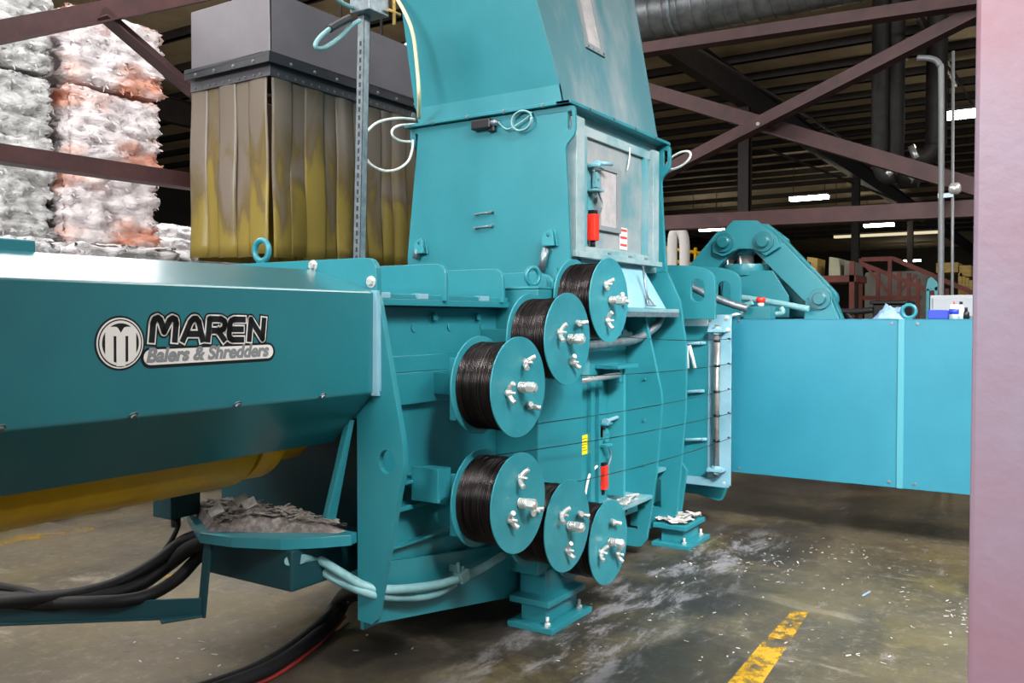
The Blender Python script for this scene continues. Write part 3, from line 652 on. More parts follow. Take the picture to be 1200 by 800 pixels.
# latch with red key switch: on the recessed wall here, on the hopper door later
def latch(parent, x, y, z, s=1.):
    """teal slide bolt above a red interlock switch; faces -y"""
    b = MB(); b.box(x - .035 * s, x + .03 * s, y - .012, y, z - .02 * s, z + .36 * s)
    b.box(x - .05 * s, x + .06 * s, y - .09 * s, y, z + .17 * s, z + .185 * s).box(x - .05 * s, x + .06 * s, y - .09 * s, y, z + .33 * s, z + .345 * s)
    b.plate([(x + .0 * s, z + .20 * s), (x + .06 * s, z + .20 * s), (x + .06 * s, z + .28 * s, .03 * s), (x + .0 * s, z + .31 * s, .02)], 'y', y - .06 * s, .03 * s, [ring2(x + .03 * s, z + .25 * s, .012 * s, None, 10)])
    lo = b.build('latch', M['mast'] if s < .9 else M['tealgrey'], parent, .002)
    MB().cyl((x - .01 * s, y - .07 * s, z + .36 * s), (x + .17 * s, y - .09 * s, z + .375 * s), .014 * s, 12).lathe((x - .01 * s, y - .07 * s, z + .35 * s), (1, 0, 0), [(-.02, .03 * s), (.01, .03 * s)], 14).build('handle', M['palepaint'], lo)
    MB().box(x - .035 * s, x + .03 * s, y - .07 * s, y - .005, z - .16 * s, z + .02 * s).build('red_switch', M['red'], lo, .006 * s)
    MB().cyl((x, y - .035 * s, z - .2 * s), (x, y - .035 * s, z - .16 * s), .018 * s, 12).box(x - .03 * s, x + .02 * s, y - .06 * s, y - .01, z + .02 * s, z + .045 * s).build('switch_gland', M['black'], lo)
    MB().tube([(x + .05 * s, y - .05 * s, z + .17 * s), (x + .09 * s, y - .06 * s, z + .09 * s), (x + .03 * s, y - .06 * s, z + .0)], .006 * s, 8, 5).build('key_link', M['galv'], lo)
    return lo
q = sy(703, 548, YW - .01)
lt = latch(ch, q.x, YW, q.z, .85)
MB().box(q.x - .03, q.x + .03, YW - .03, YW - .018, q.z + .20, q.z + .27).build('warning_label', M['labelr'], lt)
MB().tube([(q.x - .06, YW - .02, q.z + .02), (q.x - .16, YW - .02, q.z - .02), (q.x - .22, YW - .02, q.z - .14)], .008, 8).build('switch_cable', M['white'], lt)
q = sy(685, 521, YW - .003)
yl = MB().box(q.x - .045, q.x + .045, YW - .004, YW, q.z - .06, q.z + .06).build('notice', M['labely'], ch)
for k in range(5): MB().box(q.x - .035, q.x + (.03, .02, .034, .01, .028)[k], YW - .005, YW - .004, q.z + .036 - k * .018, q.z + .040 - k * .018).build('print_line', M['black'], yl)

# ------------------------------------------------------------------ RAM COVER (octagonal housing with the maker's decal)
rc = thing('ram_cover', 'long teal ram housing at the left with the white and black maker decal', 'ram cover', (1.0, 3.0, 1.0))
sec = [(2.46, 1.295), (2.455, 1.715), (2.80, 1.815), (3.20, 1.825), (3.55, 1.72), (3.56, 1.30), (3.30, 1.065), (2.70, 1.065)]
XL = -1.6
b = MB(); n = len(sec)
inn = [(2.475, 1.30), (2.47, 1.705), (2.805, 1.80), (3.195, 1.81), (3.535, 1.71), (3.545, 1.31), (3.295, 1.08), (2.705, 1.08)]
vs = [(x, *p) for x in (XL, X1 - .004) for p in sec] + [(x, *p) for x in (XL, X1 - .004) for p in inn]
fs = []
for i in range(n):
    j = (i + 1) % n
    if i == 6: continue                                   # open underneath
    fs += [(i, j, n + j, n + i), (2 * n + i, 2 * n + j, 3 * n + j, 3 * n + i), (i, j, 2 * n + j, 2 * n + i), (n + i, n + j, 3 * n + j, 3 * n + i)]
for i in (6, 7): fs.append((i, n + i, 3 * n + i, 2 * n + i))
b.add(vs, fs); b.build('housing', M['ramteal'], rc, .008)
MB().box(X1 - .02, X1, 2.435, 2.47, 1.28, 1.72).build('end_strip', M['palepaint'], rc, .002)
for (u, v) in ((0, 501), (156, 486), (278, 473), (378, 463)):
    r = _ray(u, v)
    # lower face plane through (2.46,1.295) and (2.70,1.065)
    nrm = Vector((0, -(1.295 - 1.065), -(2.70 - 2.46))).normalized(); tt = (Vector((0, 2.46, 1.295)) - EYE).dot(nrm) / r.dot(nrm); q = EYE + r * tt
    MB().bolt(q, nrm, .010).build('bolt', M['galv'], rc)
MB().box(1.15, 1.53, 2.82, 2.98, 1.80, 1.855).build('cap', T, rc, .006)

# decal ------------------------------------------------------------
DY = 2.459
da = sy(112, 402, DY); db = sy(318, 402, DY)              # decal runs along x on the front face
DX0, DX1 = da.x, db.x
DU = (DX1 - DX0)
decal = bpy.data.objects.new('decal', None); C.objects.link(decal); decal.parent = rc; decal.matrix_parent_inverse = Matrix.Translation(-rc.location)
def dec(px, py):
    """decal point: px 0..1000 along, py up; one unit = DU/1000; the face leans a little with height"""
    return DX0 + px * DU / 1000, DZ + py * DU / 1000
DZ = sy(137, 402, DY).z
def layer(name, shapes, m, lvl):
    o = MB(); k = -.0010 - .0007 * lvl
    for s in shapes:
        pts = [dec(*p) for p in s]; nn = len(pts)
        fy = lambda z: 2.46 - .005 * (z - 1.295) / .42 + k
        vs = [(p[0], fy(p[1]), p[1]) for p in pts] + [(p[0], fy(p[1]) + .0006, p[1]) for p in pts]
        tri = tessellate_polygon([[Vector((p[0], p[1], 0)) for p in pts]])
        o.add(vs, [tuple(a) for a in tri] + [tuple(i + nn for i in a[::-1]) for a in tri] + [(i, (i + 1) % nn, nn + (i + 1) % nn, nn + i) for i in range(nn)])
    return o.build(name, m, decal)
def caps(lines, w, square=False):
    out = []
    for ln in lines:
        for i, (a, b_) in enumerate(zip(ln, ln[1:])):
            a = Vector(a); b_ = Vector(b_); d = b_ - a; ang = math.atan2(d.y, d.x); s = []; dn = d.normalized(); nn_ = Vector((-dn.y, dn.x)) * w; e = dn * (w - 3)
            if square and i == len(ln) - 2: s += [tuple(b_ + e - nn_), tuple(b_ + e + nn_)]
            else:
              for k in range(9): s.append((b_.x + w * math.cos(ang - PI / 2 + PI * k / 8), b_.y + w * math.sin(ang - PI / 2 + PI * k / 8)))
            if square and i == 0: s += [tuple(a - e + nn_), tuple(a - e - nn_)]
            else:
              for k in range(9): s.append((a.x + w * math.cos(ang + PI / 2 + PI * k / 8), a.y + w * math.sin(ang + PI / 2 + PI * k / 8)))
            out.append(s)
    return out
def arc(cx, cy, rx, ry, a0, a1, n=8): return [(cx + rx * math.cos(math.radians(a0 + (a1 - a0) * k / n)), cy + ry * math.sin(math.radians(a0 + (a1 - a0) * k / n))) for k in range(n + 1)]
# five capitals, 115 high, sheared a little
def sh(lines, x0): return [[(x0 + x + y * .10, y + 10 - (x0 + x - 270) * .014) for x, y in l] for l in lines]
cap_ = []
cap_ += sh([[(0, 0), (0, 80), (6, 98), (22, 104), (36, 96), (62, 40), (88, 96), (102, 104), (118, 98), (124, 80), (124, 0)]], 274)
cap_ += sh([[(0, 0), (34, 88), (50, 104), (66, 104), (82, 88), (112, 0)], [(30, 30), (90, 30)]], 444)
cap_ += sh([[(0, 0), (0, 104), (70, 104), (90, 94), (96, 76), (90, 56), (70, 46), (30, 46)], [(56, 46), (98, 0)]], 588)
cap_ += sh([[(86, 104), (24, 104), (6, 96), (0, 80), (0, 24), (6, 8), (24, 0), (86, 0)], [(0, 54), (78, 54)]], 714)
cap_ += sh([[(0, 0), (0, 104), (88, 4), (88, 104)]], 846)
# disc emblem with the letter m
cx, cy, R = 116, 0, 124
em = [ring2(cx, cy, R, None, 48)]
bal = [[(268, -72), (972, -66)]]
layer('black_backing', em + caps(cap_, 31, True) + caps(bal, 50), M['black'], 0)
layer('white_ring', [ring2(cx, cy, R - 9, None, 48)], M['labelw'], 1)
layer('black_ring', [ring2(cx, cy, R - 16, None, 48)], M['black'], 2)
layer('white_disc', [ring2(cx, cy, R - 22, None, 48)], M['labelw'], 3)
layer('black_disc', [ring2(cx, cy, R - 34, None, 48)], M['black'], 4)
mm = [[(cx - 76, -66), (cx - 76, 40)] + arc(cx - 52, 40, 24, 34, 180, 90, 5) + [(cx - 30, 74)] + arc(cx - 28, 46, 22, 28, 80, 20, 4)[:3] + [(cx, 46)] + arc(cx + 28, 46, 22, 28, 160, 100, 4)[1:4] + [(cx + 30, 74)] + arc(cx + 52, 40, 24, 34, 90, 0, 5) + [(cx + 76, -66), (cx + 62, -82), (cx + 36, -96), (cx + 36, 32), (cx + 22, 32), (cx + 22, -104), (cx - 22, -104), (cx - 22, 32), (cx - 36, 32), (cx - 36, -96), (cx - 62, -82)]]
layer('letter_m', mm, M['labelw'], 5)
layer('white_outline', caps(cap_, 22.5, True), M['labelw'], 1)
layer('white_strip', caps([[(268, -70), (972, -64)]], 36), M['labelw'], 2)
layer('large_lettering', caps(cap_, 15.2, True), M['black'], 3)
def words(txt, size, px, py, m, lvl, width):
    cu = bpy.data.curves.new('lettering', 'FONT'); cu.body = txt; cu.size = 1; cu.shear = .22; cu.offset = .022; cu.extrude = .002; cu.space_character = 1.0
    ob = bpy.data.objects.new('lettering', cu); C.objects.link(ob); bpy.context.view_layer.update()
    me = bpy.data.meshes.new_from_object(ob.evaluated_get(bpy.context.evaluated_depsgraph_get())); bpy.data.objects.remove(ob)
    xs = [v.co.x for v in me.vertices]; k = width / (max(xs) - min(xs)); x0 = min(xs); vs = []
    for v in me.vertices:
        X = px + (v.co.x - x0) * k; Y = py + v.co.y * k * .98 + (X - px) * .006; p = dec(X, Y)
        vs.append((p[0], 2.46 - .005 * (p[1] - 1.295) / .42 - .001 - .0007 * lvl - v.co.z * .1, p[1]))
    o = MB(); fs_ = [tuple(p.vertices) for p in me.polygons]; o.add(vs, fs_); s_ = DU / 1000
    for dx_, dz_ in ((4, 0), (2, 3)): o.add([(q[0] + dx_ * s_, q[1] - .00004 * dx_, q[2] + dz_ * s_) for q in vs], fs_)
    bpy.data.meshes.remove(me)
    return o.build('small_lettering', m, decal)
words('Balers & Shredders', 1, 244, -92, M['labelg'], 4, 730)

# ------------------------------------------------------------------ yellow main cylinder under the cover
t = thing('main_cylinder', 'big yellow hydraulic cylinder lying under the teal ram cover', 'hydraulic cylinder', (1.0, 3.0, 1.1))
MB().lathe((-1.6, 3.0, 1.17), (1, 0, 0), [(0, .27), (3.98, .27)], 48).build('barrel', M['yellow'], t)
MB().lathe((-1.6, 3.0, 1.17), (1, 0, 0), [(4.02, .255), (4.14, .255), (4.18, .20), (4.34, .20)], 40).build('rod_cap', M['yellow'], t, .003)
MB().lathe((2.7, 3.0, 1.17), (1, 0, 0), [(0, .12), (.55, .12)], 28).build('rod', M['chrome'], t)

# ------------------------------------------------------------------ FEED HOPPER
ho = thing('feed_hopper', 'tall teal feed hopper with a framed dusty inspection door', 'hopper', (5.0, 3.0, 1.7))
XA_, XB_, YA_, YB_, ZS = 4.41, 5.72, 2.50, 3.575, 2.84
yl_ = 3.66
# end sheet facing the camera, with the slotted lifting ears; continues down to the chamber top
ear = [(3.66, 1.70), (3.665, 2.01), (3.575, 2.79), (3.60, 2.80), (3.60, 2.70, .02), (3.64, 2.72, .02), (3.64, 2.83), (2.505, 2.83), (2.425, 2.83, .03), (2.42, 2.665, .04), (2.49, 2.60, .03), (2.47, 2.3), (2.455, 1.95), (2.44, 1.70)]
MB().plate(ear, 'x', XA_, .02, [slot2(2.458, 2.745, .03, .11)]).build('end_sheet', T, ho, .003)
ear2 = [(3.66, 1.935), (3.6, 2.83), (2.505, 2.83), (2.425, 2.83, .03), (2.42, 2.665, .04), (2.49, 2.60, .03), (2.475, 2.3), (2.445, 1.935)]
MB().plate(ear2, 'x', XBB, .03, [slot2(2.458, 2.745, .03, .11)]).build('end_sheet', T, ho, .003)
MB().box(XA_ + .02, XBB, 3.56, 3.58, 1.70, 2.83).build('rear_sheet', T, ho)
# door side: sheet with frame
zb0, zt0 = 2.0, 2.80
MB().box(XA_ + .02, XBB, 2.525, 2.54, 1.93, 2.83).build('door_side_sheet', M['tealgrey'], ho)
fr = MB(); fr.box(4.50, 4.60, 2.46, 2.525, zb0, zt0 - .01).box(5.60, 5.70, 2.46, 2.525, zb0, zt0 - .03).box(4.60, 5.60, 2.485, 2.525, 2.70, 2.76)
fr.build('door_frame', M['greyfilm'], ho, .004)
MB().box(4.46, 5.72, 2.44, 2.53, 1.965, 2.0).box(4.60, 5.60, 2.46, 2.525, 2.0, 2.035).build('door_sill', M['greyfilm'], ho, .003)
for xx in (4.9, 5.2, 5.45): MB().box(xx, xx + .03, 2.445, 2.47, 2.0, 2.015).build('sill_clip', M['galv'], ho)
dr = MB().box(4.60, 5.60, 2.505, 2.525, 2.035, 2.70).build('door', M['doorfilm'], ho, .002)
MB().box(5.50, 5.55, 2.475, 2.505, 2.04, 2.70).build('door_stiffener', M['tealgrey'], dr, .002); MB().box(4.62, 4.66, 2.475, 2.505, 2.04, 2.70).build('door_stiffener', M['tealgrey'], dr, .002)
MB().plate([(4.81, 2.155), (5.15, 2.155), (5.15, 2.565, .015), (4.81, 2.565, .015)], 'y', 2.485, .02, [[(4.86, 2.185), (5.09, 2.185), (5.09, 2.535), (4.86, 2.535)]]).build('window_frame', M['winframe'], dr, .002)
MB().box(4.855, 5.095, 2.495, 2.505, 2.18, 2.54).build('window_pane', M['window'], dr)
wl = MB().box(5.165, 5.275, 2.503, 2.506, 2.06, 2.20).build('warning_label', M['labelw'], dr)
for k in range(3): MB().box(5.172, 5.268, 2.5015, 2.5035, 2.175 - k * .048, 2.192 - k * .048).build('label_band', M['labelr'], wl)
MB().tube([(5.26, 2.48, 2.73), (5.265, 2.485, 2.66), (5.24, 2.49, 2.58)], .005, 8).build('hanging_wire', M['white'], ho)
latch(ho, 4.72, 2.50, 2.22, .9)
# flange bolted between lower and upper hopper
MB().box(XA_ - .035, XBB + .03, 2.435, 2.53, 2.835, 2.855).box(XA_ - .035, XA_ + .03, 2.44, 3.66, 2.835, 2.855).box(XBB, XBB + .05, 2.44, 3.66, 2.835, 2.855).box(XA_, XBB, 3.56, 3.66, 2.835, 2.855).build('flange', T, ho, .003)
for k in range(4): MB().bolt((XA_ - .03, 2.62 + k * .27, 2.845), (-1, 0, 0), .009).build('bolt', M['galv'], ho)
for k in range(4): MB().bolt((4.62 + k * .32, 2.438, 2.845), (0, -1, 0), .009).build('bolt', M['galv'], ho)
# upper chute: short upright strip, then walls that lean
za, zt = 2.96, 5.0
xt = XA_ - .36; yf = 2.50 + .40; 
lo_ = [(XA_, 2.50, 2.855), (XBB - .02, 2.50, 2.855), (XBB - .02, 3.58, 2.855), (XA_, 3.58, 2.855)]
mi_ = [(XA_ - .0, 2.522, za), (XBB - .02, 2.522, za + .0), (XBB - .02, 3.60, za), (XA_ - .0, 3.60, za)]
up_ = [(xt, 2.98, zt), (6.0, 2.98, zt), (6.0, 3.66, zt), (xt, 3.66, zt)]
def walls(a, b_, which, m, name):
    o = MB()
    for i in which:
        j = (i + 1) % 4; A, B, Cc, D = [Vector(p) for p in (a[i], a[j], b_[j], b_[i])]; nn = (B - A).cross(D - A).normalized() * -.008
        o.hexa([A, B, Cc, D], [p + nn for p in (A, B, Cc, D)])
    return o.build(name, m, ho)
walls(lo_, mi_, (1, 2, 3), T, 'chute_collar'); walls(mi_, up_, (1, 2, 3), T, 'chute')
walls(lo_, mi_, (0,), M['chutefilm'], 'chute_collar'); fc = walls(mi_, up_, (0,), M['chutefilm'], 'chute_front')
def onchute(x, z, dd=0.):
    k = (z - za) / (zt - za); return Vector((x, 2.522 + (2.98 - 2.522) * k - dd, z))
a, b2 = 4.86, 5.12
for (m_, d0, d1, g_) in (('window', .004, .012, 0), ('window', .012, .016, .03)):
    x0, x1, z0, z1 = a + g_, b2 - g_, 3.30 + g_, 3.78 - g_
    if g_ == 0:
        o = MB()
        for (q0, q1, q2, q3) in ((a, b2, 3.30, 3.34), (a, b2, 3.74, 3.78), (a, a + .04, 3.34, 3.74), (b2 - .04, b2, 3.34, 3.74)):
            o.hexa([onchute(q0, q2, .0), onchute(q1, q2, .0), onchute(q1, q3, .0), onchute(q0, q3, .0)], [onchute(q0, q2, .014), onchute(q1, q2, .014), onchute(q1, q3, .014), onchute(q0, q3, .014)])
        o.build('window_frame', M['winframe'], fc, .002)
    else:
        MB().hexa([onchute(x0, z0), onchute(x1, z0), onchute(x1, z1), onchute(x0, z1)], [onchute(x0, z0, .005), onchute(x1, z0, .005), onchute(x1, z1, .005), onchute(x0, z1, .005)]).build('window_pane', M['window'], fc)
for k in range(4): MB().bolt(onchute(a + .02 + k * .07, 3.315, .014), (0, -1, .2), .006).build('bolt', M['galv'], fc)
# sensor with its coiled cable
q = sx(568, 147, XA_)
sn = MB().box(XA_ - .05, XA_, q.y - .07, q.y + .07, q.z - .03, q.z + .03).box(XA_ - .03, XA_ - .004, q.y - .09, q.y - .04, q.z - .05, q.z + .01).build('sensor', M['black'], ho, .008)
MB().lathe((XA_ - .03, q.y - .07, q.z), (0, -1, 0), [(0, .02), (.03, .02), (.05, .012)], 14).build('gland', M['galv'], sn)
cb = [(XA_ - .03, q.y - .12, q.z - .0), (XA_ - .03, q.y - .18, q.z - .05), (XA_ - .03, q.y - .26, q.z - .03)]
cc = sx(613, 142, XA_ - .02)
for k in range(26): cb.append((XA_ - .02 - .001 * k, cc.y + .07 * math.cos(PI * .8 - 2 * PI * k / 13), cc.z + .058 * math.sin(PI * .8 - 2 * PI * k / 13)))
MB().tube(cb, .006, 8, 3).build('sensor_cable', M['conduit'], sn)
for (u, v) in ((568, 250), (568, 266)):
    q = sx(u, v, XA_); MB().cyl((XA_ - .02, q.y + .06, q.z - .005), (XA_ - .02, q.y - .07, q.z + .003), .006, 8).cyl((XA_, q.y + .06, q.z - .005), (XA_ - .03, q.y + .06, q.z - .005), .006, 8).cyl((XA_, q.y - .06, q.z + .003), (XA_ - .03, q.y - .06, q.z + .003), .009, 8).build('grab_pin', M['galv'], ho)
# gas springs bracing the hopper foot
for (u0, v0, u1, v1) in ((487, 303, 492, 286), (634, 318, 643, 276)):
    p = sx(u0, v0, XA_ - .03); q = sx(u1, v1, XA_ - .03); d_ = q - p
    gs = MB().cyl(p, p + d_ * .65, .022, 14).cyl(p + d_ * .65, q, .010, 10).build('gas_spring', M['galv'], ho)
    MB().plate([(q.y - .045, q.z - .06), (q.y + .035, q.z - .06), (q.y + .035, q.z + .01, .03), (q.y - .03, q.z + .045, .03)], 'x', XA_ - .03 - .02, .012, [ring2(q.y - .005, q.z, .012, None, 10)]).plate([(q.y - .045, q.z - .06), (q.y + .035, q.z - .06), (q.y + .035, q.z + .01, .03), (q.y - .03, q.z + .045, .03)], 'x', XA_ - .012, .012).build('clevis', M['mast'], gs, .002)
    if v0 > 310:
        for dy in (-.08, .05): MB().plate([(p.y + dy, 1.70), (p.y + dy - .09, 1.70), (p.y + dy - .02, 1.90, .02), (p.y + dy, 1.90)], 'x', XA_ - .03, .012).build('gusset', T, ho, .002)
# skirt under the door
MB().hexa([(4.62, 2.36, 1.672), (5.60, 2.36, 1.672), (5.60, 2.56, 1.672), (4.62, 2.56, 1.672)], [(4.62, 2.50, 1.965), (5.50, 2.50, 1.965), (5.50, 2.56, 1.965), (4.62, 2.56, 1.965)]).build('skirt', M['palepaint'], ho, .004)
MB().tube([(5.30, 2.40, 1.95), (5.30, 2.38, 1.80), (5.30, 2.36, 1.70)], .008, 8, 1).tube([(5.30, 2.37, 1.76), (5.24, 2.34, 1.69), (5.36, 2.34, 1.69), (5.30, 2.37, 1.76)], .007, 8, 1).build('chain_pull', M['galv'], ho)

# ------------------------------------------------------------------ WIRE SPOOLS
def spool_proto():
    t = thing('wire_spool', '', 'wire spool', (0, 0, 0), 'wire spools on the baler side')
    R = .224
    MB().lathe((0, -.0, 0), (0, -1, 0), [(0, .02), (0, R), (.008, R), (.008, .02)], 64, False, False).build('back_flange', M['flange'], t, .0015)
    rt_ = [random.Random(k).uniform(-.003, .002) for k in range(60)]; prof = [(.008, .12)]; K = 26
    for k in range(K * 4 + 1): prof.append((.010 + .198 * k / (K * 4), .1935 + .0040 * math.cos(2 * PI * k / 4) + rt_[k // 4] - .004 * abs(k / (K * 2) - 1) ** 8))
    prof.append((.210, .12))
    cm_ = MB(); cm_.lathe((0, 0, 0), (0, -1, 0), prof, 72, False)
    rr = random.Random(5); v2 = []
    for (x, y, z) in cm_.v:
        a = math.atan2(z, x); r = math.hypot(x, z); nz = noise.noise(Vector((math.cos(a) * 1.6, y * 26, math.sin(a) * 1.6)))
        k = 1 + .010 * nz; v2.append((x * k, y + (.004 * math.sin(a * 2 + y * 40) if .15 < r and -.2 < y < -.02 else 0), z * k))
    cm_.v = v2; cm_.build('wire_coil', M['wire'], t)
    fl = MB().lathe((0, -.210, 0), (0, -1, 0), [(0, .02), (0, R), (.007, R), (.007, .02)], 64, False, False).build('front_flange', M['flange'], t, .0015)
    ax = MB().cyl((0, .02, 0), (0, -.305, 0), .014, 16).build('axle', M['zinc'], t)
    sp_ = [(.021 * math.cos(2 * PI * k / 12), -.219 - .042 * k / 48, .021 * math.sin(2 * PI * k / 12)) for k in range(49)]
    MB().tube(sp_, .0036, 6, 1).build('spring', M['zinc'], ax)
    MB().lathe((0, -.262, 0), (0, -1, 0), [(0, .026), (.004, .026)], 20).hexnut((0, -.266, 0), (0, -1, 0), .026, .034).build('nut', M['zinc'], ax)
    for i, (a0, rad, tw) in enumerate(((70, .115, .6), (190, .105, 1.7), (310, .115, -.3))):
        a0 = math.radians(a0); p = Vector((rad * math.cos(a0), -.217, rad * math.sin(a0))); w = MB()
        w.lathe(p, (0, -1, 0), [(0, .019), (.014, .017), (.024, .013)], 14).cyl(p + Vector((0, -.0, 0)), p + Vector((0, -.045, 0)), .006, 8)
        for s in (-1, 1):
            d = Vector((math.cos(tw) * s, 0, math.sin(tw) * s))
            w.tube([p + Vector((0, -.012, 0)) + d * .010, p + Vector((0, -.022, 0)) + d * .028, p + Vector((0, -.040, 0)) + d * .043], .0115, 8, 3)
        w.build('wing_nut', M['zinc'], t)
    return t
SP = [(3.256, 1.300, 'upper spool nearest the ram cover, lowest of the three upper wire spools', 0),
      (3.700, 1.505, 'middle one of the three upper black wire spools, in front of the post', .5),
      (4.147, 1.700, 'topmost black wire spool, just under the hopper door', 1.1),
      (3.256, .783, 'black wire spool at the left of the three lower spools, largest below', -.4),
      (3.700, .592, 'middle one of the three lower black wire spools, above the front foot', .9),
      (4.147, .416, 'lowest and farthest black wire spool, close to the floor', 2.0)]
proto = spool_proto()
def kids(o): return [c for c in bpy.data.objects if c.parent == o]
def copy_tree(o, parent=None):
    c = o.copy(); C.objects.link(c)
    if parent: c.parent = parent
    for k in kids(o): copy_tree(k, c)
    return c
spools = [proto] + [copy_tree(proto) for _ in SP[1:]]
for o, (x, z, lb, a) in zip(spools, SP):
    o.location = (x, 2.285, z); o.rotation_euler = (0, a, 0); o['label'] = lb
# strung wires
TX, TY = 6.345, 2.18
def strung(p, v1, label):
    q = sx(857, v1, TX); p = Vector(p)
    m = [p.lerp(q, k / 16) - Vector((0, 0, .02 * math.sin(PI * k / 16))) for k in range(17)]
    tag(MB().tube(m, .0028, 6, 1).build('baling_wire', M['thinwire']), label, 'wire', 'wires strung to the wire guide')
def on(i, ang, dy): x, z = SP[i][:2]; return (x + .196 * math.cos(ang), 2.285 - dy, z + .196 * math.sin(ang))
strung(on(2, -1.2, .12), 397, 'top thin wire, running from the topmost spool to the wire guide')
strung(on(1, -1.3, .12), 426, 'second thin wire down, from the middle upper spool to the guide')
strung(on(0, -1.4, .12), 456, 'third thin wire, from the lowest of the upper spools to the guide')
strung(on(3, 1.35, .05), 484, 'fourth thin wire, rising from the left lower spool to the guide')
strung(on(4, 1.0, .10), 513, 'lowest thin wire, from the middle lower spool to the guide')

# ------------------------------------------------------------------ WIRE GUIDE frame
wg = thing('wire_guide', 'pale upright wire guide frame with a vertical steel rod at the door edge', 'wire guide', (6.35, 2.3, .35))
gx = TX
MB().plate([(2.155, .35), (2.335, .35), (2.335, 1.635), (2.155, 1.635)], 'x', gx, .015, [ring2(2.175, sx(857, v, gx).z, .010, None, 8) for v in (397, 426, 456, 484, 513)]).build('plate', M['palepaint'], wg, .003)
MB().box(gx - .012, gx + .012, 2.335, 2.53, 1.548, 1.64).build('top_arm', M['galvwhite'], wg, .003)
MB().box(gx - .012, gx + .02, 2.17, 2.565, .335, .40).build('bottom_arm', M['palepaint'], wg, .003)
MB().box(gx - .01, gx + .01, 2.335, YW, .40, 1.565).build('backing_plate', T, wg)
MB().cyl((gx - .045, 2.249, .42), (gx - .045, 2.249, 1.56), .021, 18).build('guide_rod', M['rod'], wg)
for z in (.47, 1.515): MB().box(gx - .085, gx, 2.19, 2.31, z - .012, z + .012).lathe((gx - .045, 2.249, z - .03), (0, 0, 1), [(0, .032), (.06, .032)], 16).build('rod_bracket', M['palepaint'], wg, .002)
for v in (397, 426, 456, 484, 513):
    q = sx(840, v + 2, gx); MB().lathe((gx - .045, 2.249, q.z - .009), (0, 0, 1), [(0, .026), (.018, .026)], 14).build('roller', M['black'], wg)
for (y, z) in ((2.31, 1.60), (2.19, 1.61), (2.20, .37), (2.18, 1.52)): MB().bolt((gx, y, z), (-1, 0, 0), .013).build('bolt', M['zinc'], wg)
for (v0, ln) in ((403, .15), (459, .14), (515, .16)):
    q = sx(803, v0, gx - .05); MB().cyl((gx - .05, q.y, q.z), (gx - .02, q.y - ln, q.z + .012), .012, 10).bolt((gx - .03, q.y - ln * .8, q.z + .01), (-1, 0, 0), .01).build('finger', M['palepaint'], wg)
q = sx(808, 405, gx - .05)
MB().cyl(q, q + Vector((-.01, -.05, -.17)), .013, 10).cyl(q + Vector((0, .02, 0)), q + Vector((0, .01, -.17)), .010, 10).build('hook', M['white'], wg)

# ------------------------------------------------------------------ EJECTOR HOUSING (long side panel running towards the camera)
XJ = 6.60
ej = thing('ejector_housing', 'long flat bright teal ejector housing running to the right edge', 'ejector housing', (7.0, 1.2, .42))
MB().box(XJ, XJ + .01, 1.03, 2.236, .412, 1.60).box(XJ, 7.6, 1.03, 2.236, 1.592, 1.602).build('side_panel', M['panel'], ej, .003)
MB().box(XJ, XJ + .01, -1.6, 1.012, .412, 1.60).box(XJ, 7.6, -1.6, 1.012, 1.592, 1.602).build('side_panel', M['panel'], ej, .003)
MB().box(XJ - .008, XJ, 1.0, 1.042, .412, 1.604).build('seam_strip', M['palestrip'], ej, .001)
MB().box(XJ + .01, 7.6, -1.58, 2.22, .42, .44).box(7.58, 7.6, -1.58, 2.22, .44, 1.592).box(XJ + .02, 7.58, 2.2, 2.22, .44, 1.59).build('rear_panel', T, ej)
for (u, v) in ((1045, 379), (1075, 379), (866, 376), (1042, 564), (1072, 567), (866, 548)):
    q = sx(u, v, XJ); MB().bolt(q, (-1, 0, 0), .008).build('bolt', M['galv'], ej)
q = sx(1065, 372, XJ + .1); eye_ring(MB(), (XJ + .1, q.y, 1.602), (0, 1, 0), .045, .014).build('lifting_eye', T, ej)
for y0 in (-1.4, .4, 1.9):
    MB().box(6.75, 6.95, y0, y0 + .12, 0, .42).box(7.3, 7.5, y0, y0 + .12, 0, .42).build('leg', T, ej) if y0 < 0 else None
# button box on top
q = sx(889, 372, XJ + .06)
bb = thing('button_box', 'small teal switch box with a red push button on the housing', 'switch box', (XJ + .1, q.y, 1.602))
MB().box(XJ + .03, XJ + .16, q.y - .10, q.y + .11, 1.602, 1.70).build('box', M['ramteal'], bb, .004)
MB().lathe((XJ + .08, q.y - .01, 1.70), (0, 0, 1), [(0, .024), (.03, .024)], 14).build('button_base', M['labelw'], bb)
MB().lathe((XJ + .08, q.y - .01, 1.73), (0, 0, 1), [(0, .034), (.03, .036), (.04, .028)], 18).build('red_button', M['red'], bb)
MB().tube([(XJ + .1, q.y + .10, 1.63), (XJ + .08, q.y + .18, 1.64), (XJ + .0, q.y + .24, 1.606)], .012, 8).build('conduit', M['white'], bb)
def onpanel(u0, u1, v, name, m, label, cat, dx=.08, dp=.2):
    a = sx(u0, 372, XJ + dx); b = sx(u1, 372, XJ + dx); zt = sx((u0 + u1) / 2, v, XJ + dx).z
    return tag(MB().box(XJ + dx, XJ + dx + dp, b.y, a.y, 1.602, zt).build(name, m, None, .006), label, cat)
o = onpanel(1087, 1111, 363, 'plastic_bin', M['blue'], 'bright blue plastic tray on the teal housing beside the paint can', 'tray')
q = sx(1118, 372, XJ + .1)
t = thing('paint_can', 'white can with a blue band and red tip on the teal housing', 'can', (XJ + .1, q.y, 1.602))
MB().lathe((XJ + .1, q.y, 1.602), (0, 0, 1), [(0, .03), (.09, .03), (.10, .024)], 18).build('can', M['labelw'], t)
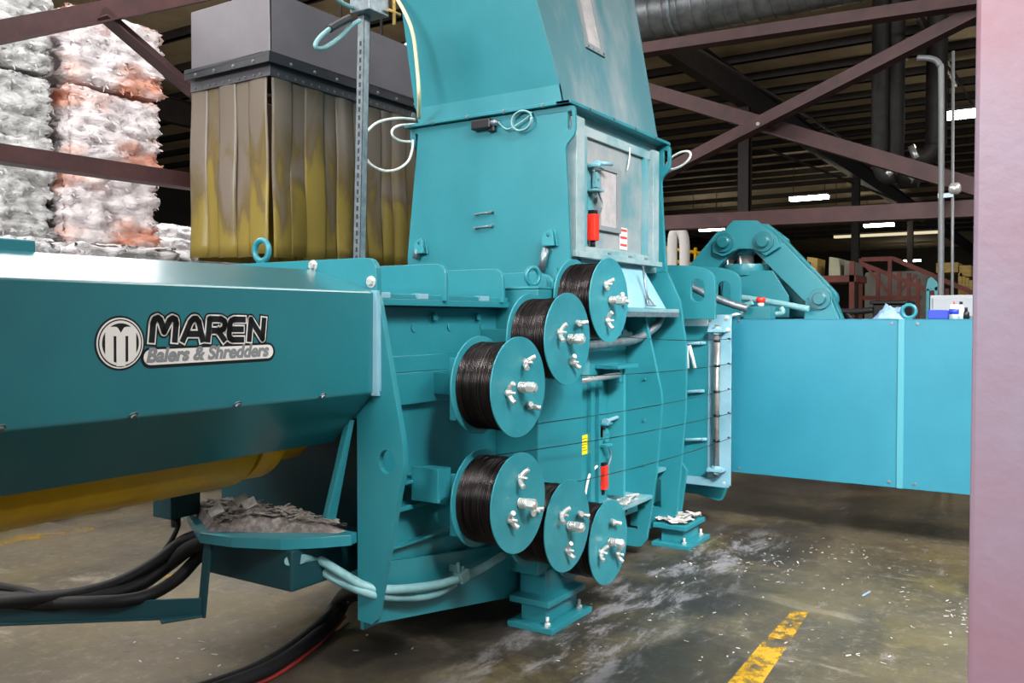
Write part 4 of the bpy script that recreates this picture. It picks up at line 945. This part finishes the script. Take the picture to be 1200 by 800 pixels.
MB().lathe((XJ + .1, q.y, 1.635), (0, 0, 1), [(0, .0306), (.035, .0306)], 18).build('band', M['blue'], t)
MB().lathe((XJ + .1, q.y, 1.702), (0, 0, 1), [(0, .006), (.02, .005)], 8).build('nozzle', M['red'], t)
for u, m, lb, hh in ((1126, 'labelw', 'small clear bottle with dark cap, right of the paint can', .10), (1132, 'black', 'small black spray head bottle, near the red column', .06)):
    q = sx(u, 372, XJ + .12); t = thing('bottle', lb, 'bottle', (XJ + .12, q.y, 1.602))
    MB().lathe((XJ + .12, q.y, 1.602), (0, 0, 1), [(0, .022), (hh * .7, .022), (hh, .009)], 14).build('bottle', M[m], t)
    MB().lathe((XJ + .12, q.y, 1.602 + hh), (0, 0, 1), [(0, .011), (.02, .011)], 10).build('cap', M['black'], t)
# crumpled cloth
q = sx(1042, 372, XJ + .12); vs = []; fs = []; nn = 14
for s in (0, 1):
    for i in range(nn + 1):
        for j in range(nn + 1):
            a = i / nn - .5; b = j / nn - .5; r = max(0, 1 - (a * a + b * b) * 4.2)
            hgt = (.03 + .09 * noise.noise(Vector((a * 4, b * 4, 3))) + .05 * noise.noise(Vector((a * 9, b * 9, 1)))) * r + .045 * r
            vs.append((XJ + .16 + a * .22, q.y + b * .24, 1.603 + max(0, hgt) * (1 if s == 0 else .0)))
for s in (0, 1):
    for i in range(nn):
        for j in range(nn): k = s * (nn + 1) ** 2 + i * (nn + 1) + j; fs.append((k, k + 1, k + nn + 2, k + nn + 1))
tag(MB().add(vs, fs, True).build('shop_cloth', M['cloth']), 'crumpled pale blue cloth lying on the teal housing', 'cloth')
# grey control cabinet behind
CX = 7.2; q = sx(1090, 346, CX); q2 = sx(1145, 373, CX)
t = thing('control_cabinet', 'light grey control box behind the blue tray, against the red column edge', 'cabinet', (CX, q2.y, 1.6))
MB().box(CX, CX + .3, q2.y - .3, q.y, 1.604, q.z).build('body', M['cabinet'], t, .006)
MB().box(CX - .012, CX, q2.y - .27, q.y - .02, 1.62, q.z - .02).build('door', M['cabinet'], t, .004)
MB().box(CX - .02, CX - .012, q2.y - .22, q2.y - .19, 1.66, 1.74).build('handle', M['greydark'], t)
# teal jib mast and dark pump unit seen over the panel
q = sx(1091, 372, 9.6)
t = thing('lifting_jib', 'slim teal jib with a pointed head standing behind the housing', 'jib', (9.6, q.y, 0))
zt = sx(1091, 324, 9.6).z
MB().box(9.58, 9.64, q.y + .015, q.y + .045, 0, zt - .12).box(9.58, 9.64, q.y - .06, q.y - .03, .4, zt - .1).build('post', M['mast'], t, .003)
MB().plate([(q.y - .06, zt - .14), (q.y + .05, zt - .14), (q.y + .03, zt - .02, .02), (q.y, zt + .0, .02), (q.y - .06, zt - .06, .02)], 'x', 9.58, .06).build('head', M['mast'], t, .004)
MB().box(9.5, 9.74, q.y - .12, q.y + .1, 0, .03).build('foot', M['mast'], t)
q = sx(1046, 352, 10.2); q0 = sx(1060, 372, 10.2)
t = thing('pump_unit', 'dark machine with a wide black tank behind the teal housing', 'machine', (10.2, q.y, 0))
MB().box(10.2, 10.7, q0.y, q.y + .2, .1, q.z - .04).box(10.16, 10.74, q0.y - .03, q.y + .23, q.z - .04, q.z).build('tank', M['black'], t, .01)
MB().tube([(10.2, q.y + .2, q.z - .1), (10.2, q.y + .45, q.z - .12), (10.2, q.y + .8, q.z - .08), (10.2, q.y + 1.3, q.z - .06)], .035, 10).tube([(10.2, q.y + .5, q.z - .1), (10.2, q.y + .4, q.z - .25), (10.2, q.y + .36, q.z - .5)], .03, 10).build('pipe', M['greydark'], t)
MB().lathe((10.155, q.y - .06, q.z - .1), (-1, 0, 0), [(0, .03), (.01, .03)], 12).build('gauge', M['labelw'], t)
MB().box(10.22, 10.68, q0.y + .02, q.y + .15, 0, .1).build('skid', M['greydark'], t)

# ------------------------------------------------------------------ CLAMP PRESS with two swing arms
XK = 7.3
kp = thing('clamp_press', 'teal press yoke with two swing arms and a chrome piston above the housing', 'press', (XK, 2.3, 1.6))
def arm(a, b_, w, x, name, th=.07):
    a = Vector(sx(*a, XK).yz); b_ = Vector(sx(*b_, XK).yz); d = (b_ - a).normalized(); nn = Vector((-d.y, d.x)); o = []
    ang = math.atan2(d.y, d.x)
    for k in range(11): o.append(tuple(b_ + Vector((math.cos(ang - PI / 2 + PI * k / 10), math.sin(ang - PI / 2 + PI * k / 10))) * w * 1.12))
    for k in range(11): o.append(tuple(a + Vector((math.cos(ang + PI / 2 + PI * k / 10), math.sin(ang + PI / 2 + PI * k / 10))) * w * 1.25))
    return MB().plate(o, 'x', x, th)
LP, RP, RB = (849, 284), (895, 283), (961, 350)
yk = yz([(862, 259), (889, 259), (913, 277), (916, 290), (900, 300, 3), (884, 292), (868, 292), (850, 301), (838, 296), (838, 284)], XK)
MB().plate([(a, b) for a, b, *c in yk], 'x', XK - .06, .05).build('yoke', T, kp, .004)
MB().plate([(a, b) for a, b, *c in yk], 'x', XK + .26, .05).build('yoke', T, kp, .004)
for x in (XK - .01, XK + .18):
    ar = arm(RP, RB, .088, x, 'swing_arm').build('swing_arm', T, kp, .004)
    al = arm(LP, (790, 352), .088, x, 'swing_arm').build('swing_arm', T, kp, .004)
for pp in (LP, RP, RB):
    q = sx(*pp, XK - .06); MB().lathe((XK - .06, q.y, q.z), (-1, 0, 0), [(0, .085), (.018, .085), (.018, .05), (.05, .05), (.056, .045)], 24, True, False).cyl((XK, q.y, q.z), (XK + .34, q.y, q.z), .045, 16).build('pin', M['ramteal'], kp, .002)
q = sx(876, 300, XK + .15)
MB().lathe((XK + .12, q.y, q.z + .10), (0, 0, -1), [(0, .075), (.09, .075)], 24).build('rod_head', T, kp)
MB().lathe((XK + .12, q.y, q.z + .02), (0, 0, -1), [(0, .062), (.35, .062)], 24).build('piston_rod', M['chrome'], kp)
for dy in (-.16, .15): MB().cyl((XK + .14, q.y + dy, q.z - .25), (XK + .14, q.y + dy, q.z + .01), .03, 14).build('tie_rod', M['chrome'], kp)
zc = sx(876, 305, XK).z
MB().lathe((XK + .12, q.y, zc - .13), (0, 0, 1), [(0, .19), (.10, .19)], 36).build('cylinder_head', T, kp, .004)
blk = yz([(846, 372), (851, 318), (907, 317), (926, 347), (926, 372)], XK)
MB().plate(blk, 'x', XK - .05, .03).build('cylinder_mount', T, kp, .004)
blk2 = yz([(868, 372), (870, 318), (915, 317), (939, 349), (939, 372)], XK + .2)
MB().plate(blk2, 'x', XK + .28, .03).box(XK - .02, XK + .28, q.y - .18, q.y + .18, 1.6, zc - .12).build('cylinder_mount', T, kp, .004)
lug = yz([(944, 374), (946, 350), (972, 342), (985, 374)], XK)
MB().plate(lug, 'x', XK + .07, .09).build('lug', T, kp, .004)
MB().plate(lug, 'x', XK - .05, .035).build('lug', T, kp, .004)
q = sx(900, 352, XK - .12)
MB().tube([sx(856, 347, XK - .15), sx(900, 353, XK - .15), sx(948, 362, XK - .15)], .025, 10).build('hydraulic_pipe', M['conduit'], kp)
MB().tube([sx(838, 360, 6.9), sx(850, 363, 6.9), sx(868, 360, 6.9), sx(882, 354, 6.9)], .022, 10).build('hydraulic_pipe', M['conduit'], kp)
MB().tube([sx(838, 366, 6.9), sx(880, 367, 6.9), sx(905, 368, 6.9), sx(917, 366, 6.9), sx(915, 360, 6.9)], .02, 10).build('hydraulic_pipe', M['conduit'], kp)
MB().tube([(6.45, 2.62, 1.9), (6.5, 2.3, 1.75), (6.55, 2.1, 1.68)], .03, 10).build('hydraulic_pipe', M['galv'], kp)
MB().box(6.6, 7.6, 2.26, 3.4, 1.56, 1.60).build('base', T, kp)

# ------------------------------------------------------------------ strut with junction box and cables
q = sz(420, 300, 1.69); YS = 3.3; q = sy(420, 312, YS); qt = sy(427, 8, YS)
t = thing('conduit_strut', 'slotted galvanised strut standing on the chamber top, junction box on it', 'strut', (q.x, YS, 1.69))
cs = MB(); w = .024
def lean(z): k = (z - 1.69) / (qt.z - 1.69); return q.x + (qt.x - q.x) * k
zt = 3.35
def sb(x0, x1, y0, y1):
    cs.hexa([(lean(1.69) + x0, YS + y0, 1.69), (lean(1.69) + x1, YS + y0, 1.69), (lean(1.69) + x1, YS + y1, 1.69), (lean(1.69) + x0, YS + y1, 1.69)], [(lean(zt) + x0, YS + y0, zt), (lean(zt) + x1, YS + y0, zt), (lean(zt) + x1, YS + y1, zt), (lean(zt) + x0, YS + y1, zt)])
sb(-w, w, -w, -w + .003); sb(w - .003, w, -w, w); sb(-w, -w + .003, -w, w); sb(-w, -w * .3, w - .003, w); sb(w * .3, w, w - .003, w)
cs.build('channel', M['galv'], t)
MB().box(q.x - .06, q.x + .06, YS - .06, YS + .06, 1.69, 1.70).build('base_plate', M['galv'], t)
for k in range(30): 
    z = 1.80 + k * .045; MB().box(lean(z) - w - .001, lean(z) - w + .001, YS - .007, YS + .007, z - .013, z + .013).build('slot', M['greydark'], t)
jz = sy(430, 20, YS).z; jx = lean(jz)
jb = MB().box(jx - .07, jx + .09, YS - .10, YS + .04, jz, jz + .2).build('junction_box', M['galv'], t, .004)
MB().cyl((jx + .11, YS - .12, jz - .04), (jx + .11, YS - .12, jz + .3), .010, 8).cyl((jx + .06, YS - .12, jz + .03), (jx + .16, YS - .12, jz + .03), .008, 8).build('brass_fitting', M['crate'], jb)
def sp_(pts, y): return [sy(u, v, y) for u, v in pts]
MB().tube(sp_([(422, 24), (412, 30), (398, 44), (380, 56), (370, 55), (373, 46), (386, 34), (398, 26)], YS - .02), .012, 10).build('flexible_conduit', M['conduit'], t)
MB().tube(sp_([(386, 34), (398, 27), (410, 21)], YS - .02), .020, 10).build('connector', M['greydark'], t)
MB().tube(sp_([(385, -8), (402, 4), (416, 10), (426, 12)], YS + .02), .012, 10).build('flexible_conduit', M['conduit'], t)
# cream cable hanging by the hopper, looped to the strut
YC = 3.72
tag(MB().tube([sx(u, v, 4.2) for u, v in [(450, -30), (460, -10), (474, 14), (484, 40), (489, 80), (491, 110)]] + [sx(491, 138, 4.34)], .012, 10).build('hanging_cable', M['cream']), 'cream cable hanging down along the left edge of the hopper chute', 'cable')
tag(MB().tube([sy(494, 142, 3.66), *sp_([(480, 139), (460, 139), (440, 145), (427, 160), (426, 177), (434, 192), (450, 200), (466, 198), (478, 189), (483, 176), (484, 164)], 3.6)], .008, 10).tube(sp_([(484, 166), (470, 165), (461, 160), (460, 152), (468, 147), (480, 146), (492, 145)], 3.62), .008, 10).build('looped_cable', M['white']), 'white cable looped between the strut and the hopper corner', 'cable')
tag(MB().tube([Vector((5.815, 2.475, 2.62)) + Vector((.05 * math.cos(a) - .0, -.11 + .11 * math.cos(a), .05 * math.sin(a) + .1 - .02 * math.cos(a))) for a in [2 * PI * k / 16 for k in range(17)]], .008, 10, 2).build('looped_cable', M['white']), 'small white cable loop through the ear at the far hopper corner', 'cable')
# black clip and hanging rod at the hopper corner
q = sy(492, 139, 3.64); tag(MB().bar(q + Vector((-.05, .03, .02)), q + Vector((.05, -.06, -.02)), .02, .03).cyl(q, q + Vector((0, 0, .06)), .012, 8).build('cable_clamp', M['galv']), 'small metal cable clamp at the left end of the hopper seam', 'clamp')

# ------------------------------------------------------------------ hoses at the left
def hose(pts, r, m, name, label, cat='hose', group=None, seg=12):
    return tag(MB().tube(pts, r, seg, 6).build(name, m), label, cat, group)
hx = M['rubber']
tr = thing('hose_tray', 'dark teal bracket arm carrying black hoses under the scrap shelf', 'bracket', (2.38, 3.10, .37))
A = sz(236, 712, .37); B_ = sz(-170, 727, .37); zz2 = .69
MB().bar(A, B_, .012, .085).bar(A + Vector((0, .05, -.035)), B_ + Vector((0, .05, -.035)), .10, .012).build('arm', M['trayteal'], tr, .002)
MB().bar(A + Vector((0, 0, -.04)), Vector((2.40, 3.10, .648)), .045, .012, (1, 0, 0)).build('upright', M['trayteal'], tr, .002)
D = sz(188, 728, .34); MB().bar(A + Vector((0, 0, -.03)), D, .05, .01).build('foot_tab', M['trayteal'], tr, .002)
def hp(u, v, z): return sz(u, v, z)
hose([hp(262, 618, .65), hp(244, 632, .62), hp(222, 642, .58), hp(196, 662, .5), hp(160, 686, .44), hp(110, 700, .42), hp(50, 706, .42), hp(-40, 700, .43), hp(-150, 716, .43)], .034, hx, 'hydraulic_hose', 'thickest black hose of the bundle, on the lower side at the tray')
hose([hp(258, 610, .66), hp(240, 624, .64), hp(214, 634, .6), hp(180, 660, .52), hp(135, 684, .46), hp(80, 698, .44), hp(20, 704, .44), hp(-40, 708, .44), hp(-150, 722, .44)], .028, hx, 'hydraulic_hose', 'upper black hose of the bundle leaving the scrap shelf')
hose([hp(264, 622, .62), hp(246, 640, .58), hp(230, 655, .52), hp(205, 680, .45), hp(165, 700, .42), hp(100, 706, .42), hp(-40, 706, .42), hp(-150, 728, .42)], .028, hx, 'hydraulic_hose', 'rightmost black hose of the bundle, sagging closest to the upright')
hose([hp(262, 616, .63), hp(236, 634, .60), hp(200, 655, .52), hp(150, 684, .44), hp(60, 697, .43), hp(30, 693, .44), hp(-30, 682, .48), hp(-150, 660, .52)], .02, hx, 'hydraulic_hose', 'black hose of the bundle curving up at the left picture edge')
q = hp(206, 604, .70)
t = thing('cable_gland_box', 'small dark box under the ram with a thin black cable', 'junction box', q)
MB().box(q.x - .07, q.x + .09, q.y - .06, q.y + .07, q.z, q.z + .12).build('box', M['trayteal'], t, .004)
MB().cyl(q + Vector((.0, 0, -.05)), q, .022, 12).build('gland', M['black'], t)
MB().tube([q + Vector((0, 0, -.02)), hp(208, 618, .66), hp(196, 640, .58), hp(170, 668, .5), hp(130, 688, .45), hp(70, 700, .43), hp(10, 694, .44), hp(-30, 690, .44), hp(-150, 690, .46)], .011, 10).build('cable', hx, t)
# pale conduits through the end plate
cg = 'pale conduits at the end plate'
hose([Vector((2.55, 2.70, .60)), sx(372, 655, 2.66), sx(400, 671, 2.70), sx(432, 688, 2.745), sy(470, 690, 2.42), sy(520, 683, 2.42), sy(560, 668, 2.42), sy(590, 650, 2.44)], .020, M['conduit'], 'conduit', 'upper pale conduit running out across the skirt to the spools', 'conduit', cg)
hose([Vector((2.50, 2.72, .60)), sx(360, 655, 2.66), sx(390, 677, 2.70), sx(436, 696, 2.745), sy(480, 700, 2.44), sy(510, 696, 2.44), sy(532, 684, 2.46)], .018, M['conduit'], 'conduit', 'lower pale conduit, ending under the clamp on the skirt', 'conduit', cg)
q = sy(541, 676, 2.42)
tag(MB().bar(q + Vector((-.03, 0, 0)), q + Vector((.03, 0, .012)), .05, .05, (0, 1, 0)).box(q.x - .008, q.x + .008, q.y - .01, q.y + .07, q.z + .02, q.z + .05).cyl(q + Vector((-.02, 0, .02)), q + Vector((-.03, 0, .075)), .008, 8).build('pipe_clamp', M['conduit']), 'pale clamp with a bolt holding the conduit on the skirt', 'clamp')
# slot block on end plate where conduits pass
# heavy floor hose
def fl(u, v, z=.035): return sz(u, v, z)
fh = thing('floor_hose', 'wide black rubber hose curving over the floor, red cable along it', 'hose', fl(330, 770, 0))
MB().tube([Vector((2.86, 2.62, .42)), fl(404, 697, .20), fl(385, 722, .08), fl(352, 752), fl(310, 780), fl(262, 800), fl(200, 818), fl(120, 830)], .036, 14).tube([Vector((2.9, 2.60, .40)), fl(408, 700, .18), fl(392, 724, .06), fl(362, 752), fl(322, 780), fl(276, 800), fl(214, 820), fl(130, 835)], .034, 14).build('hose', hx, fh)
MB().tube([fl(404, 722, .03), fl(376, 752, .012), fl(338, 782, .012), fl(300, 802, .012), fl(230, 826, .012)], .010, 8).build('red_cable', M['redrub'], fh)
q = fl(411, 699, .2); tag(MB().lathe(q + Vector((-.03, 0, 0)), (1, -.3, 0), [(0, .012), (.005, .022), (.06, .022), (.065, .012)], 14).build('hose_end', M['labelw']), 'small white hose end fitting beside the end plate foot', 'fitting')

# ------------------------------------------------------------------ scrap
rnd = random.Random(21)
def shreds(n, where, name, m, label, L0=.02, L1=.09, W=(.004, .012)):
    o = MB()
    for _ in range(n):
        p = where(); a = rnd.uniform(0, 2 * PI); l = rnd.uniform(L0, L1); w = rnd.uniform(*W); d = Vector((math.cos(a), math.sin(a), rnd.uniform(-.25, .35))) ; s = Vector((-math.sin(a), math.cos(a), rnd.uniform(-.3, .3))) * w; up = Vector((0, 0, .0015))
        b0 = [p - d * l / 2 - s, p + d * l / 2 - s, p + d * l / 2 + s, p - d * l / 2 + s]
        lo = min(q.z for q in b0); lift = max(0, p.z - lo); b0 = [q + Vector((0, 0, lift)) for q in b0]
        o.hexa(b0, [q + up for q in b0])
    t = o.build(name, m); tag(t, label, 'scraps', None, 'stuff'); return t
def shz(x, y):
    dx = (x - 2.60) / .22; dy = (y - 3.08) / .42; return .692 + .10 * max(0, 1 - .5 * (dx * dx + dy * dy)) * max(0, (.6 + .5 * noise.noise(Vector((x * 7, y * 7, 0)))))
vs = []; fs = []; nx, ny = 16, 26; lx = lambda y: (2.70 - (y - 2.57) * .58 if y < 3.1 else 2.40 + (y - 3.12) * .56) + .015
for i in range(nx + 1):
    for j in range(ny + 1):
        y = 2.62 + .96 * j / ny; x0 = lx(y); x = x0 + (2.74 - x0) * i / nx; e = min(i, nx - i, j, ny - j)
        vs.append((x, y, .691 + (shz(x, y) - .691) * min(1, e / 2)))
for i in range(nx):
    for j in range(ny): k = i * (ny + 1) + j; fs.append((k, k + 1, k + ny + 2, k + ny + 1))
tag(MB().add(vs, fs, True).build('scrap_heap', M['dust']), 'low heap of grey dust and shreds on the teal shelf under the ram', 'scraps', None, 'stuff')
def onheap():
    while True:
        y = rnd.uniform(2.62, 3.55); x = rnd.uniform(2.40, 2.74)
        if x > lx(y) + .03: return Vector((x, y, shz(x, y) + .004))
shreds(420, onheap, 'paper_shreds', M['scrap2'], 'pale paper shreds lying on the heap on the shelf', .02, .08)
o = MB()
for (u, v) in ((283, 586), (253, 598), (292, 590)):
    q = hp(u, v, .79); o.bar(q + Vector((-.022, .012, -.012)), q + Vector((.02, -.02, .012)), .028, .04, (.4, .2, 1))
for (x, y, z, r) in ((5.9, 2.35, .16, .12),): pass
tag(o.build('paper_lumps', M['scrap']), 'few bigger pale paper lumps on top of the shelf heap', 'scraps', None, 'stuff')
shreds(90, lambda: Vector((rnd.uniform(5.72, 6.05), rnd.uniform(2.27, 2.5), .165 + rnd.uniform(0, .025))), 'foot_scraps', M['scrap'], 'white scraps heaped on the farther machine foot', .02, .08, (.008, .025))
shreds(60, lambda: Vector((rnd.uniform(4.55, 5.3), rnd.uniform(2.38, 2.5), .428)), 'ledge_scraps', M['scrap'], 'white shreds lying on the low ledge beside the red switch', .03, .10, (.004, .01))
def onfloor():
    r = rnd.random()
    if r < .35:
        p = sz(rnd.gauss(935, 60), rnd.gauss(655, 16), .002)
    elif r < .6: p = sz(rnd.uniform(800, 1120), rnd.uniform(640, 780), .002)
    elif r < .85: x = rnd.uniform(3.4, 6.4); p = Vector((x, rnd.gauss(2.05, .16), .002))
    else: p = sz(rnd.gauss(1125, 10), rnd.uniform(700, 750), .002)
    return Vector((p.x, p.y, .002))
shreds(230, onfloor, 'floor_scraps', M['scrap'], 'tiny white paper scraps strewn over the concrete floor', .005, .026, (.0015, .005))
shreds(22, lambda: Vector((rnd.uniform(2.2, 3.3), rnd.uniform(2.4, 4.0), .002)), 'dark_floor_scraps', M['scrap'], 'sparse pale specks on the dark floor left of the end plate', .005, .03, (.002, .006))
q = sz(1013, 695, .003); tag(MB().bar(q + Vector((-.05, .0, 0)), q + Vector((.06, -.02, 0)), .008, .005).build('plastic_sliver', M['cloth']), 'pale blue plastic sliver lying on the bare floor', 'scrap')

# floor markings: worn paint, flush with the slab
def mark(px, m, label, z=.0015):
    P_ = [sz(u, v, z) for u, v in px]; P_ = [Vector((p.x, p.y, 0)) for p in P_]; o = MB(); o.hexa([p + Vector((0, 0, .0005)) for p in P_], [p + Vector((0, 0, z)) for p in P_])
    t = o.build('floor_marking', m); t['kind'] = 'structure'; t['label'] = label
mark([(846, 808), (888, 808), (922, 758), (888, 758)], M['linefull'], 'chipped yellow line on the floor at the bottom right edge')
mark([(888, 758), (922, 758), (948, 716), (928, 716)], M['line'], 'last worn patches of the yellow floor line')
mark([(-20, 632), (-20, 642), (110, 622), (110, 616)], M['linefaint'], 'faint yellow line on the floor at the far left')
mark([(-20, 738), (-20, 728), (215, 668), (225, 674)], M['linefaint'], 'faint yellow line on the floor under the hose tray')

# ------------------------------------------------------------------ light
def area(name, loc, target, sx_, sy_, e, col):
    l = bpy.data.lights.new(name, 'AREA'); l.shape = 'RECTANGLE'; l.size = sx_; l.size_y = sy_; l.energy = e; l.color = col
    o = bpy.data.objects.new(name, l); C.objects.link(o); o.location = loc; o.rotation_euler = (Vector(target) - Vector(loc)).to_track_quat('-Z', 'Y').to_euler(); return o
area('assumed_side_daylight', (-7.0, 3.0, 5.4), (5.5, 2.0, 1.3), 6, 2.4, 1250, (1, .99, .97))  # added area light for assumed daylight from the side
area('unseen_overhead_light', (0.8, 5.2, 6.9), (4.2, 4.6, 1.4), 4.5, 2.6, 260, (1, .99, .98))  # added lamp for an assumed skylight over the bale side
area('unseen_overhead_light', (6.0, 10.4, 6.92), (6.0, 10.2, 0), 15, 3, 1300, (1, .99, .98))  # strip lamp added beyond the bales for white glare on the ram cover
area('unseen_overhead_light', (3.8, 4.2, 6.92), (4.6, 8.2, 2.6), 3, 1.6, 300, (1, .99, .98))  # lamp added to brighten the bale fronts
q_ = area('unseen_overhead_light', (0.2, -2.9, 6.9), (5.6, 2.2, .9), 1.6, 1.6, 150, (1, .99, .97)); q_.data.spread = math.radians(48)  # added lamp, narrowed to lift the ribs and spare the ram front
s_ = area('unseen_overhead_light', (2.0, -4.2, 6.9), (5.9, 1.4, 1.0), 3.5, 3, 280, (1, .99, .97)); s_.data.spread = math.radians(75)  # added fill for spools and side panel, spread narrowed
area('unseen_overhead_light', (9.0, -3.5, 6.9), (8.5, 0, 0), 5, 2, 420, (1, .97, .92))  # added lamp, brightens the near roof by bounce off the floor
w = bpy.data.worlds.new('World'); bpy.context.scene.world = w; w.use_nodes = True
bg = w.node_tree.nodes['Background']; bg.inputs[0].default_value = (.82, .9, 1, 1); bg.inputs[1].default_value = .28

cam = bpy.data.cameras.new('Camera'); cam.lens = F / 1200 * 36; cam.sensor_width = 36; cam.clip_end = 200; cam.clip_start = .05
co = bpy.data.objects.new('Camera', cam); C.objects.link(co); co.location = EYE
co.rotation_euler = Matrix((RT, UP, -FW)).transposed().to_euler()
sc = bpy.context.scene; sc.camera = co
vsn = sc.view_settings; vsn.view_transform = 'Standard'; vsn.look = 'None'; vsn.exposure = 0; vsn.gamma = 1; vsn.use_curve_mapping = False
